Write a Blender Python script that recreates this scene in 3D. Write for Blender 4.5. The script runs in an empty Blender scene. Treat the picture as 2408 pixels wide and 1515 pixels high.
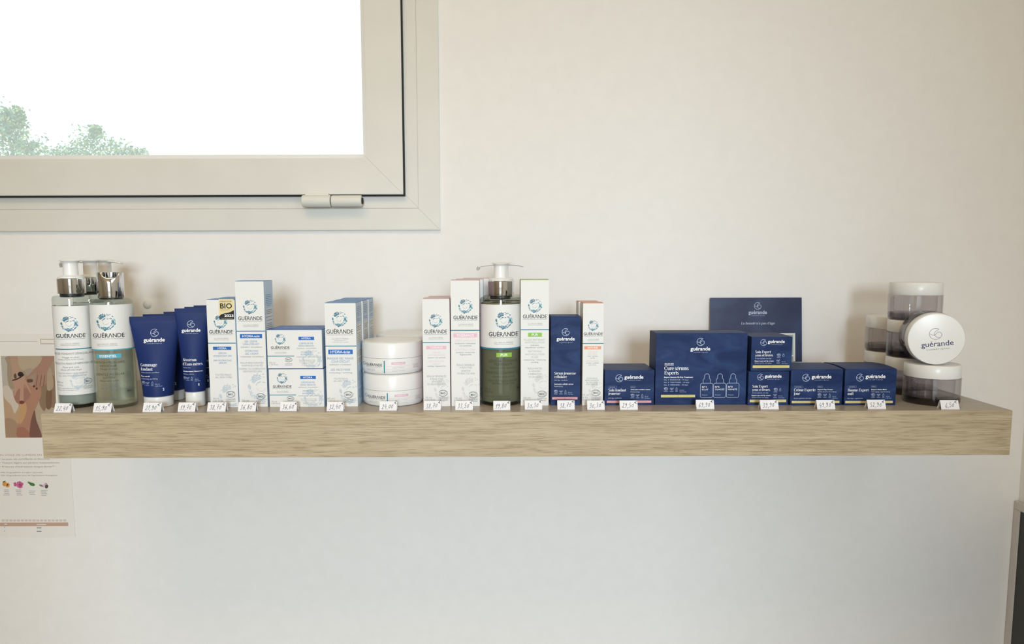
import bpy, bmesh, math, random
from mathutils import Vector, Matrix

S = bpy.context.scene
COL = S.collection
random.seed(4)
R = math.radians

# ------------------------------------------------------------------ camera
F, PPX, PPY = 1740.0, 1158.0, 793.0            # focal length / principal point in 2408x1515 px
PITCH, ROLL = R(6.0), R(0.2)
CAM = Vector((0.0, -0.826, 0.1725))            # shelf front edge is y = 0, shelf top is z = 0
_r, _u, _f = Vector((1, 0, 0)), Vector((0, math.sin(PITCH), math.cos(PITCH))), Vector((0, math.cos(PITCH), -math.sin(PITCH)))
RT = _r * math.cos(ROLL) - _u * math.sin(ROLL)
UP = _u * math.cos(ROLL) + _r * math.sin(ROLL)
cd = bpy.data.cameras.new('camera')
cam = bpy.data.objects.new('camera', cd)
COL.objects.link(cam)
cd.sensor_width = 36.0
cd.lens = F / 2408 * 36
cd.shift_x = (1204 - PPX) / 2408
cd.shift_y = (PPY - 757.5) / 2408
cd.clip_start = 0.01
M4 = Matrix((RT, UP, -_f)).transposed().to_4x4()
M4.translation = CAM
cam.matrix_world = M4
S.camera = cam

# ------------------------------------------------------------------ colour management / world / lights
S.view_settings.view_transform = 'Standard'
S.view_settings.look = 'None'
S.view_settings.gamma = 1.0
S.view_settings.use_curve_mapping = False
S.view_settings.exposure = 0.12
S.cycles.transparent_max_bounces = 32
S.cycles.max_bounces = 12
S.cycles.sample_clamp_indirect = 4.0

w = bpy.data.worlds.new('bright_overcast_sky')
S.world = w
w.use_nodes = True
wb = w.node_tree.nodes['Background']
wb.inputs['Color'].default_value = (0.93, 1.0, 1.01, 1)
wb.inputs['Strength'].default_value = 1.7


def area(name, loc, target, sx, sy, power, col):
    l = bpy.data.lights.new(name, 'AREA')
    l.shape = 'RECTANGLE'
    l.size, l.size_y, l.energy, l.color = sx, sy, power, col
    o = bpy.data.objects.new(name, l)
    COL.objects.link(o)
    o.location = loc
    o.rotation_euler = (Vector(target) - Vector(loc)).to_track_quat('-Z', 'Y').to_euler()
    return o


# added side fill and key light standing in for daylight, and the ceiling lamp's light
area('side_fill_light', (0.785, -1.15, 0.50), (-0.5, -0.80, 0.1), 0.9, 1.0, 7, (0.82, 0.92, 1.0))  # added fill light; the right wall has no window opening
area('key_light_beyond_opening', (0.18, -3.40, 0.52), (0.18, 0, 0.0), 0.55, 0.60, 60, (0.76, 0.895, 1.0))  # added key light, sized so the opening's edges soften the pool
area('ceiling_lamp_light', (-0.35, -0.95, 1.25), (-0.35, -0.90, -1), 0.9, 0.5, 8.5, (1.0, 0.71, 0.38))

# ------------------------------------------------------------------ helpers: pixels to places


def ray(px, py):
    return _f + RT * ((px - PPX) / F) - UP * ((py - PPY) / F)


def PX(px, py, Y):
    """point on the vertical plane y = Y"""
    d = ray(px, py)
    return CAM + d * ((Y - CAM.y) / d.y)


def PT(px, py, z=0.0):
    """point on the horizontal plane at height z"""
    d = ray(px, py)
    return CAM + d * ((z - CAM.z) / d.z)


# ------------------------------------------------------------------ materials


def lin(h):
    h = h.lstrip('#')
    c = [int(h[i:i + 2], 16) / 255 for i in (0, 2, 4)]
    return tuple(x / 12.92 if x <= .04045 else ((x + .055) / 1.055) ** 2.4 for x in c) + (1,)


MATS = {}


def mat(name, col='#ffffff', rough=.5, metal=0.0, spec=.5, trans=0.0, ior=1.45, emit=None, coat=0.0):
    if name in MATS:
        return MATS[name]
    m = bpy.data.materials.new(name)
    m.use_nodes = True
    b = m.node_tree.nodes['Principled BSDF']
    b.inputs['Base Color'].default_value = lin(col)
    b.inputs['Roughness'].default_value = rough
    b.inputs['Metallic'].default_value = metal
    b.inputs['Specular IOR Level'].default_value = spec
    b.inputs['Transmission Weight'].default_value = trans
    b.inputs['IOR'].default_value = ior
    b.inputs['Coat Weight'].default_value = coat
    MATS[name] = m
    return m


def noisy(name, c1, c2, scale, rough=.5, stretch=(1, 1, 1), detail=4, lo=.35, hi=.65, bump=0.0, spec=.5, dist=0.0, rot=(0, 0, 0)):
    m = mat(name, c1, rough, spec=spec)
    nt = m.node_tree
    b = nt.nodes['Principled BSDF']
    tc = nt.nodes.new('ShaderNodeTexCoord')
    mp = nt.nodes.new('ShaderNodeMapping')
    mp.inputs['Scale'].default_value = stretch
    mp.inputs['Rotation'].default_value = rot
    no = nt.nodes.new('ShaderNodeTexNoise')
    no.inputs['Scale'].default_value = scale
    no.inputs['Detail'].default_value = detail
    no.inputs['Distortion'].default_value = dist
    cr = nt.nodes.new('ShaderNodeValToRGB')
    cr.color_ramp.elements[0].position, cr.color_ramp.elements[1].position = lo, hi
    cr.color_ramp.elements[0].color, cr.color_ramp.elements[1].color = lin(c1), lin(c2)
    nt.links.new(tc.outputs['Object'], mp.inputs['Vector'])
    nt.links.new(mp.outputs['Vector'], no.inputs['Vector'])
    nt.links.new(no.outputs['Fac'], cr.inputs['Fac'])
    nt.links.new(cr.outputs['Color'], b.inputs['Base Color'])
    if bump:
        bp = nt.nodes.new('ShaderNodeBump')
        bp.inputs['Strength'].default_value = bump
        bp.inputs['Distance'].default_value = .001
        nt.links.new(no.outputs['Fac'], bp.inputs['Height'])
        nt.links.new(bp.outputs['Normal'], b.inputs['Normal'])
    return m


def clear(name, tint, gloss=.04, rough=.03, milky=0.0, milkcol='#ffffff'):
    """thin clear plastic / glass: tinted transparency with a fresnel sheen (plus optional milkiness)"""
    m = bpy.data.materials.new(name)
    m.use_nodes = True
    nt = m.node_tree
    nt.nodes.clear()
    out = nt.nodes.new('ShaderNodeOutputMaterial')
    tr = nt.nodes.new('ShaderNodeBsdfTransparent')
    tr.inputs['Color'].default_value = lin(tint)
    gl = nt.nodes.new('ShaderNodeBsdfGlossy')
    gl.inputs['Roughness'].default_value = rough
    fr = nt.nodes.new('ShaderNodeLayerWeight')
    pw = nt.nodes.new('ShaderNodeMath')
    pw.operation = 'POWER'
    pw.inputs[1].default_value = 4.0
    ma = nt.nodes.new('ShaderNodeMath')
    ma.operation = 'MULTIPLY_ADD'
    ma.inputs[1].default_value = .55
    ma.inputs[2].default_value = gloss
    fr.inputs['Blend'].default_value = .5
    nt.links.new(fr.outputs['Facing'], pw.inputs[0])
    nt.links.new(pw.outputs[0], ma.inputs[0])
    mx = nt.nodes.new('ShaderNodeMixShader')
    nt.links.new(ma.outputs[0], mx.inputs[0])
    src = tr.outputs[0]
    if milky:
        tl = nt.nodes.new('ShaderNodeBsdfTranslucent')
        tl.inputs['Color'].default_value = lin(milkcol)
        df = nt.nodes.new('ShaderNodeBsdfDiffuse')
        df.inputs['Color'].default_value = lin(milkcol)
        md = nt.nodes.new('ShaderNodeMixShader')
        md.inputs[0].default_value = .5
        nt.links.new(tl.outputs[0], md.inputs[1])
        nt.links.new(df.outputs[0], md.inputs[2])
        mm = nt.nodes.new('ShaderNodeMixShader')
        mm.inputs[0].default_value = milky
        nt.links.new(tr.outputs[0], mm.inputs[1])
        nt.links.new(md.outputs[0], mm.inputs[2])
        src = mm.outputs[0]
    nt.links.new(src, mx.inputs[1])
    nt.links.new(gl.outputs[0], mx.inputs[2])
    nt.links.new(mx.outputs[0], out.inputs['Surface'])
    MATS[name] = m
    return m


WALL = noisy('painted_plaster', '#efedea', '#f1efec', 60, .75, bump=.04, spec=.25)
FRAME = noisy('white_lacquer', '#dedcd5', '#e1dfd8', 20, .45, spec=.4)
BEIGE = noisy('beige_paint', '#c9bead', '#cdc2b1', 60, .75, bump=.04, spec=.25)
GAP = mat('black_gasket', '#2a2c2b', .8)
PAPER = mat('white_card', '#e4e4e2', .55, spec=.35)
NOTE = mat('price_card_paper', '#e9e9ec', .7, spec=.2)
INK = mat('pen_ink', '#3c3f55', .6)
WPLAST = mat('white_plastic', '#e9e9e7', .28, spec=.5)
CHROME = mat('polished_chrome', '#d9dadb', .07, metal=1.0)
BLACKP = mat('black_plastic', '#26282a', .4)
NAVY = noisy('navy_card', '#192a55', '#2c4370', 26, .5, stretch=(1, 1, 2.2), detail=5, lo=.38, hi=.72, dist=.9, rot=(0, .5, 0), spec=.2)
NAVYT = mat('navy_tube_plastic', '#1c2e63', .5, spec=.22)
BOARD = noisy('navy_brochure_cover', '#252f50', '#3e4d74', 14, .35, detail=5, lo=.35, hi=.75, dist=1.2)
TEALD, TEALM, CYANL = mat('print_deep_teal', '#1d657d', .5), mat('print_sea_blue', '#2f7aa2', .5), mat('print_pale_aqua', '#86bfc8', .5)
PALEWM = mat('print_pale_blue_grey', '#bfcad4', .5)
PALEPK = mat('print_pale_rose_grey', '#d2cfcf', .5)
K = dict(
    ink=mat('print_charcoal', '#303133', .5), grey=mat('print_grey', '#989ca0', .5), dgrey=mat('print_mid_grey', '#75797c', .5),
    lgrey=mat('print_light_grey', '#bcc0c2', .5),
    teal=mat('print_teal_line', '#2f7f99', .5), blue=mat('print_royal_blue', '#1a66b8', .5), lblue=mat('print_soft_blue', '#6f94bd', .5),
    white=mat('print_white', '#f2f3f6', .5), pink=mat('print_rose', '#e2b6c5', .5), lpink=mat('print_pale_rose', '#dcc7cc', .5),
    green=mat('print_leaf_green', '#8cbb45', .5), lgreen=mat('print_sage', '#a9b3a4', .5), orange=mat('print_orange', '#ea9874', .5),
    lorange=mat('print_peach', '#e4c6bb', .5), cyan=mat('print_cyan', '#55a9c3', .5), olive=mat('print_dark_olive', '#454b3a', .5),
    gold=mat('print_gold', '#d6c98a', .45), goldd=mat('print_gold_dark', '#a3964f', .5), rose=mat('print_salmon', '#dda2a8', .5), rosed=mat('print_salmon_dark', '#b27780', .5),
    navy=mat('print_navy', '#2a3566', .5), pale=mat('print_pale_blue', '#b9c4dc', .5), dim=mat('print_dim_blue', '#7d8bb3', .5),
    black=mat('print_black', '#1c1d20', .5), sticker=mat('sticker_gold_foil', '#e3d2a0', .4),
    tan=mat('print_tan', '#c6a592', .6), tand=mat('print_brown_grey', '#8f8681', .6))
BLUESIDE = mat('carton_light_blue', '#c3d7ea', .55)
BLUETOP = mat('carton_blue', '#6f93c4', .55)
BLUERICH = mat('carton_deep_blue', '#5677b3', .55)
PINKSIDE = mat('carton_rose', '#d9bcc4', .55)
PINKTOP = mat('carton_rose_top', '#d6bfc3', .55)
GREENTOP = mat('carton_green_top', '#a5bd76', .55)
ORANGETOP = mat('carton_orange_top', '#d6a592', .55)
SMOKE = clear('smoky_clear_plastic', '#f2f1f2')
SMOKEIN = clear('smoky_inner_cup', '#f8f7f7')
SMOKEBASE = clear('smoky_thick_base', '#b6b3b6')  # deeper tint stands in for the refraction that darkens the base
CLEAR = clear('clear_bottle_plastic', '#eef1ee')
PANE = clear('light_veiled_glass', '#f4fbfb', gloss=.02, rough=.5, milky=.24, milkcol='#ffffff')  # milkiness puts the washed-out veil over the bright garden into the glass

# ------------------------------------------------------------------ mesh helpers


def obj(name, me, parent=None, loc=(0, 0, 0), rot=(0, 0, 0)):
    o = bpy.data.objects.new(name, me)
    COL.objects.link(o)
    o.parent = parent
    o.location = loc
    o.rotation_euler = rot
    return o


def tag(o, label=None, cat=None, group=None, kind=None):
    if label:
        o['label'] = label
    if cat:
        o['category'] = cat
    if group:
        o['group'] = group
    if kind:
        o['kind'] = kind
    return o


def thing(name, label, cat, loc=(0, 0, 0), rz=0.0, group=None):
    o = bpy.data.objects.new(name, None)
    COL.objects.link(o)
    o.empty_display_size = .01
    o.location = loc
    o.rotation_euler = (0, 0, rz)
    return tag(o, label, cat, group)


def dup(root, label, d=(0, 0, 0), rz=0.0, skip=()):
    r = root.copy()
    COL.objects.link(r)
    r.location = root.location + Vector(d)
    r.rotation_euler.z += rz
    r['label'] = label
    for ch in list(root.children):
        if ch.name.split('.')[0] in skip:
            continue
        c = ch.copy()
        COL.objects.link(c)
        c.parent = r
        for g in ch.children:
            e = g.copy()
            COL.objects.link(e)
            e.parent = c
    return r


def mesh(name, verts, faces, mats, idx=None, smooth=None):
    me = bpy.data.meshes.new(name)
    me.from_pydata(verts, [], faces)
    for m in (mats if isinstance(mats, (list, tuple)) else [mats]):
        me.materials.append(m)
    if idx:
        me.polygons.foreach_set('material_index', idx)
    if smooth:
        me.polygons.foreach_set('use_smooth', [True] * len(me.polygons))
        me.set_sharp_from_angle(angle=R(smooth))
    me.update()
    return me


def box_mesh(name, x0, x1, y0, y1, z0, z1, mats, bev=0.0, pick=None):
    bm = bmesh.new()
    bmesh.ops.create_cube(bm, size=1)
    for v in bm.verts:
        v.co = Vector(((x0 + x1) / 2 + v.co.x * (x1 - x0), (y0 + y1) / 2 + v.co.y * (y1 - y0), (z0 + z1) / 2 + v.co.z * (z1 - z0)))
    if bev:
        bmesh.ops.bevel(bm, geom=bm.edges[:], offset=bev, segments=2, affect='EDGES', profile=.6)
    bm.normal_update()
    if pick:
        for f in bm.faces:
            f.material_index = pick(f.normal)
    me = bpy.data.meshes.new(name)
    bm.to_mesh(me)
    bm.free()
    for m in (mats if isinstance(mats, (list, tuple)) else [mats]):
        me.materials.append(m)
    return me


def lathe(name, prof, m, seg=56, smooth=35, zfun=None):
    v, f = [], []
    n = len(prof)
    for i in range(seg):
        a = 2 * math.pi * i / seg
        for j, (r, z) in enumerate(prof):
            zz = z if zfun is None else zfun(j, a, r, z)
            v.append((r * math.cos(a), r * math.sin(a), zz))
    for i in range(seg):
        k = (i + 1) % seg
        for j in range(n - 1):
            f.append((i * n + j, k * n + j, k * n + j + 1, i * n + j + 1))
    if prof[0][0] > 1e-6 and False:
        pass
    me = mesh(name, v, f, m, smooth=None)
    bm = bmesh.new()
    bm.from_mesh(me)
    bmesh.ops.remove_doubles(bm, verts=bm.verts[:], dist=1e-6)
    bmesh.ops.dissolve_degenerate(bm, edges=bm.edges[:], dist=1e-7)
    bmesh.ops.recalc_face_normals(bm, faces=bm.faces[:])
    bm.to_mesh(me)
    bm.free()
    me.polygons.foreach_set('use_smooth', [True] * len(me.polygons))
    me.set_sharp_from_angle(angle=R(smooth))
    return me


def rounded(r, z0, z1, b, n=4, bottom=True, top=True):
    """closed cylinder profile with rounded rims"""
    p = [(0, z0)]
    if bottom:
        for i in range(n + 1):
            t = math.pi / 2 * i / n
            p.append((r - b + b * math.sin(t), z0 + b - b * math.cos(t)))
    else:
        p.append((r, z0))
    if top:
        for i in range(n + 1):
            t = math.pi / 2 * i / n
            p.append((r - b + b * math.cos(t), z1 - b + b * math.sin(t)))
    else:
        p.append((r, z1))
    p.append((0, z1))
    return p


def sweep(name, pts, rads, m, seg=12, flat=1.0):
    """tube along a path lying in the local xz plane; flat squeezes it along z"""
    v, f = [], []
    n = len(pts)
    for i, p in enumerate(pts):
        a = Vector(pts[max(0, i - 1)])
        b = Vector(pts[min(n - 1, i + 1)])
        t = (b - a).normalized()
        s = Vector((0, 1, 0))
        u = s.cross(t).normalized()
        for k in range(seg):
            an = 2 * math.pi * k / seg
            q = Vector(p) + s * (rads[i] * math.cos(an)) + u * (rads[i] * flat * math.sin(an))
            v.append(q[:])
    for i in range(n - 1):
        for k in range(seg):
            l = (k + 1) % seg
            f.append((i * seg + k, i * seg + l, (i + 1) * seg + l, (i + 1) * seg + k))
    f.append(tuple(range(seg))[::-1])
    f.append(tuple((n - 1) * seg + k for k in range(seg)))
    return mesh(name, v, f, m, smooth=40)


# ------------------------------------------------------------------ lettering
_tc = bpy.data.curves.new('type', 'FONT')
_to = bpy.data.objects.new('type', _tc)
_tc.resolution_u = 3
_cache = {}


def glyphs(body, bold=0.0, shear=0.0, space=1.0):
    key = (body, bold, shear, space)
    if key not in _cache:
        _tc.body = body
        _tc.offset = bold
        _tc.shear = shear
        _tc.space_character = space
        me = _to.to_mesh()
        v = [(q.co.x, q.co.y) for q in me.vertices]
        f = [tuple(p.vertices) for p in me.polygons]
        _to.to_mesh_clear()
        _cache[key] = (v, f)
    return _cache[key]


def _h(s):
    v, _ = glyphs(s)
    return max(q[1] for q in v)


CAPH, XH = _h('H'), _h('x')


def arc(cx, cy, rx, ry, a0, a1, n=None):
    n = n or max(4, int(abs(a1 - a0) / 22))
    return [(cx + rx * math.cos(R(a0 + (a1 - a0) * i / n)), cy + ry * math.sin(R(a0 + (a1 - a0) * i / n))) for i in range(n + 1)]


# a high contrast serif alphabet made of strokes: x-height 1
TH, HA = .27, .085


def _O(cx, cy, rx, ry, a0, a1):
    p = arc(cx, cy, rx, ry, a0, a1)
    n = len(p) - 1
    return p, [HA + (TH - HA) * abs(math.cos(R(a0 + (a1 - a0) * i / n))) ** 1.5 for i in range(n + 1)]


def _L(x0, y0, x1, y1, wd=TH):
    return [(x0, y0), (x1, y1)], [wd, wd]


def _V(x, y0, y1, foot=True, head=True):
    s = [_L(x, y0, x, y1)]
    if foot:
        s.append(_L(x - .28, y0 + .04, x + .28, y0 + .04, HA))
    if head:
        s.append(_L(x - .28, y1 - .04, x, y1 - .04, HA))
    return s


def _D(x, y, r=.15):
    return _L(x - r, y, x + r, y, 2 * r)


SER = {
    'a': (1.05, [_O(.42, .66, .33, .34, 0, 150), _O(.42, .28, .32, .28, 40, 330)] + _V(.75, 0, .7, head=False)),
    'b': (1.15, _V(.28, 0, 1.5, foot=False) + [_O(.6, .5, .42, .5, -150, 150)]),
    'c': (1.0, [_O(.52, .5, .42, .5, 50, 310), _D(.8, .76, .12)]),
    'd': (1.18, [_O(.5, .5, .42, .5, 30, 330)] + _V(.86, 0, 1.5)),
    'e': (1.02, [_O(.52, .5, .42, .5, 0, 310), _L(.12, .53, .94, .53, HA)]),
    'f': (.72, _V(.36, 0, 1.15, head=False) + [_O(.63, 1.15, .27, .35, 60, 180), _L(.08, .96, .72, .96, HA)]),
    'g': (1.05, [_O(.48, .64, .36, .36, 0, 360), _O(.5, -.12, .44, .28, 0, 360), _L(.7, .95, 1.0, 1.0, HA)]),
    'i': (.6, _V(.3, 0, 1) + [_D(.3, 1.33)]),
    'j': (.6, _V(.3, -.15, 1, foot=False) + [_O(.06, -.15, .24, .27, -90, 0), _D(.3, 1.33)]),
    'l': (.6, _V(.3, 0, 1.5)),
    'm': (1.75, _V(.28, 0, 1) + _V(.88, 0, .7, head=False) + _V(1.48, 0, .7, head=False) + [_O(.58, .68, .3, .3, 0, 160), _O(1.18, .68, .3, .3, 0, 160)]),
    'n': (1.17, _V(.28, 0, 1) + _V(.88, 0, .7, head=False) + [_O(.58, .68, .3, .3, 0, 160)]),
    'o': (1.06, [_O(.53, .5, .43, .5, 0, 360)]),
    'p': (1.17, _V(.28, -.42, 1) + [_O(.62, .5, .42, .5, -150, 150)]),
    'r': (.88, _V(.28, 0, 1) + [_O(.58, .7, .28, .28, 50, 170), _D(.74, .86, .12)]),
    's': (.86, [_O(.42, .74, .27, .25, 40, 270), _O(.42, .25, .3, .25, -150, 90)]),
    't': (.7, [_L(.32, .15, .32, 1.3), _L(.05, .96, .64, .96, HA), _O(.54, .2, .22, .2, 180, 300)]),
    'u': (1.17, [_L(.28, .3, .28, 1), _L(.02, .96, .28, .96, HA), _O(.58, .3, .3, .3, 180, 350)] + _V(.88, 0, 1)),
    'v': (1.0, [_L(.14, 1, .52, 0), _L(.52, 0, .88, 1, HA), _L(0, .96, .4, .96, HA), _L(.7, .96, 1, .96, HA)]),
    'x': (1.0, [_L(.18, 1, .82, 0), _L(.85, 1, .15, 0, HA), _L(0, .96, .4, .96, HA), _L(.6, .04, 1, .04, HA)]),
    'y': (1.0, [_L(.14, 1, .52, 0), _L(.88, 1, .42, -.3, HA), _D(.28, -.32, .13), _L(0, .96, .4, .96, HA)]),
    "'": (.4, [_L(.22, 1.5, .16, 1.15, .15)]),
    '-': (.6, [_L(.08, .45, .52, .45, .14)]),
    ' ': (.5, []),
    'S': (1.15, [_O(.55, 1.08, .4, .36, 40, 270), _O(.55, .37, .44, .37, -150, 90)]),
    'C': (1.42, [_O(.74, .72, .6, .73, 45, 315), _L(1.2, 1.05, 1.2, 1.45, HA)]),
    'E': (1.3, _V(.34, 0, 1.45) + [_L(.3, 1.41, 1.1, 1.41, HA), _L(.3, .74, .9, .74, HA), _L(.3, .04, 1.15, .04, HA), _L(1.1, 1.1, 1.1, 1.45, HA), _L(1.15, 0, 1.15, .4, HA), _L(.88, .55, .88, .95, HA)]),
    'B': (1.35, _V(.34, 0, 1.45) + [_O(.6, 1.08, .42, .36, -90, 90), _O(.64, .38, .5, .36, -90, 90), _L(.34, .74, .64, .74, HA)]),
    'G': (1.52, [_O(.74, .72, .6, .73, 50, 320), _L(1.22, .1, 1.22, .65), _L(1.0, .62, 1.45, .62, HA)]),
    'N': (1.5, [_L(.28, 0, .28, 1.45, HA), _L(.28, 1.45, 1.18, 0), _L(1.18, 0, 1.18, 1.45, HA), _L(0, .04, .55, .04, HA), _L(.95, 1.41, 1.42, 1.41, HA)]),
    'L': (1.2, _V(.34, 0, 1.45) + [_L(.3, .04, 1.08, .04, HA), _L(1.08, 0, 1.08, .45, HA)]),
}
for ch, base, acc in (('é', 'e', _L(.45, 1.12, .72, 1.42, .13)), ('è', 'e', _L(.6, 1.12, .33, 1.42, .13))):
    SER[ch] = (SER[base][0], SER[base][1] + [acc])
SER['â'] = (SER['a'][0], SER['a'][1] + [_L(.22, 1.12, .44, 1.4, .1), _L(.44, 1.4, .66, 1.12, .1)])

# handwritten figures: polylines in a 0.6 x 1 box
HAND = {
    '0': [[(.45, .68), (.2, .62), (.1, .3), (.22, .04), (.42, .12), (.5, .4), (.4, .66), (.6, .72)]],
    '1': [[(-.1, .12), (.1, .1)], [(.05, .55), (.34, 1), (.24, .05)]],
    '2': [[(.12, .78), (.3, 1), (.46, .8), (.3, .4), (.05, .08), (.22, .1), (.55, .06)]],
    '3': [[(.1, .88), (.34, .98), (.42, .76), (.24, .55), (.45, .36), (.36, .06), (.05, .06)]],
    '4': [[(.28, 1), (.08, .4), (.5, .42)], [(.46, .66), (.36, -.1)]],
    '5': [[(.5, .96), (.22, .94), (.15, .55), (.4, .5), (.46, .2), (.25, .02), (.04, .1)]],
    '6': [[(.48, 1), (.2, .62), (.1, .2), (.28, .02), (.46, .2), (.38, .42), (.15, .3)]],
    '7': [[(.08, .92), (.5, .94), (.22, 0)], [(.06, .45), (.5, .52)]],
    '8': [[(.46, .8), (.3, 1), (.14, .82), (.4, .42), (.36, .06), (.12, .08), (.16, .4), (.46, .8)]],
    '9': [[(.46, .78), (.26, .96), (.1, .72), (.28, .54), (.46, .8), (.4, .3), (.22, .02), (.08, .1)]],
    ',': [[(.16, .1), (.06, -.2)]],
    'e': [[(.62, .86), (.42, 1), (.22, .72), (.32, .38), (.56, .34)], [(.02, .62), (.44, .68)], [(.04, .58), (.3, .56)]],
}


def smoothline(p, n=5):
    if len(p) < 3:
        return p
    q = [p[0]] + list(p) + [p[-1]]
    out = []
    for i in range(1, len(q) - 2):
        for k in range(n):
            t = k / n
            a = []
            for c in (0, 1):
                p0, p1, p2, p3 = q[i - 1][c], q[i][c], q[i + 1][c], q[i + 2][c]
                a.append(.5 * (2 * p1 + (p2 - p0) * t + (2 * p0 - 5 * p1 + 4 * p2 - p3) * t * t + (3 * p1 - p0 - 3 * p2 + p3) * t ** 3))
            out.append(tuple(a))
    out.append(p[-1])
    return out


# swirl emblem: little leaves scattered along an opening spiral (unit radius)
def _swirl():
    rnd = random.Random(11)
    out = []

    def leaf(r, ang, ln, wd, tilt, c):
        cx, cy = r * math.cos(R(ang)), r * math.sin(R(ang))
        t = R(ang + 90 + tilt)
        pts = []
        for u, s in ((-1, 0), (-.45, .8), (.2, 1), (.75, .6), (1, 0), (.55, -.55), (-.1, -.75), (-.65, -.55)):
            x, y = u * ln / 2, s * wd / 2
            pts.append((cx + x * math.cos(t) - y * math.sin(t), cy + x * math.sin(t) + y * math.cos(t)))
        out.append((pts, c))
    a = 100
    while a < 384:
        if 96 <= a < 152:
            lo, hi, st = .58, .97, 7.5
        elif 152 <= a < 166:
            a += 9
            continue
        elif 166 <= a < 196:
            leaf(.86, 178, .42, .17, 6, 0)
            leaf(.80, 181, .26, .09, 6, 2)
            leaf(.96, 176, .34, .06, 6, 1)
            a = 202
            continue
        elif 202 <= a < 240:
            lo, hi, st = .76, .98, 10
        elif 240 <= a < 300:
            lo, hi, st = .60, .98, 9
        elif 300 <= a < 338:
            leaf(.84, 318, .44, .17, -8, 0)
            leaf(.80, 318, .28, .08, -8, 2)
            leaf(.62, 312, .36, .07, -6, 1)
            a = 340
            continue
        else:
            lo, hi, st = .55, .97, 9
        r = lo + .05
        while r <= hi:
            leaf(r, a + rnd.uniform(-3, 3), rnd.uniform(.17, .28), rnd.uniform(.075, .125), rnd.uniform(-48, 42), rnd.choice((0, 0, 1, 1, 0, 2)))
            r += rnd.uniform(.1, .13)
        a += st
    for ang, r, ln, wd, c in ((82, .93, .2, .09, 0), (70, .86, .2, .09, 1), (78, .74, .16, .07, 0), (62, .95, .2, .07, 0), (44, .93, .2, .12, 1), (41, 1.02, .12, .06, 2),
                              (36, .66, .28, .1, 0), (46, .56, .18, .08, 1), (62, .40, .16, .1, 0), (78, .38, .12, .08, 2), (112, .40, .26, .11, 0), (132, .42, .24, .09, 1), (152, .42, .16, .07, 0)):
        leaf(r, ang, ln, wd, 0, c)
    for i in range(9):
        leaf(.36 - .016 * i, 190 + 18 * i, .13, .035, 0, 1 if i % 2 else 2)
    return out


SWIRL = _swirl()


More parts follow.
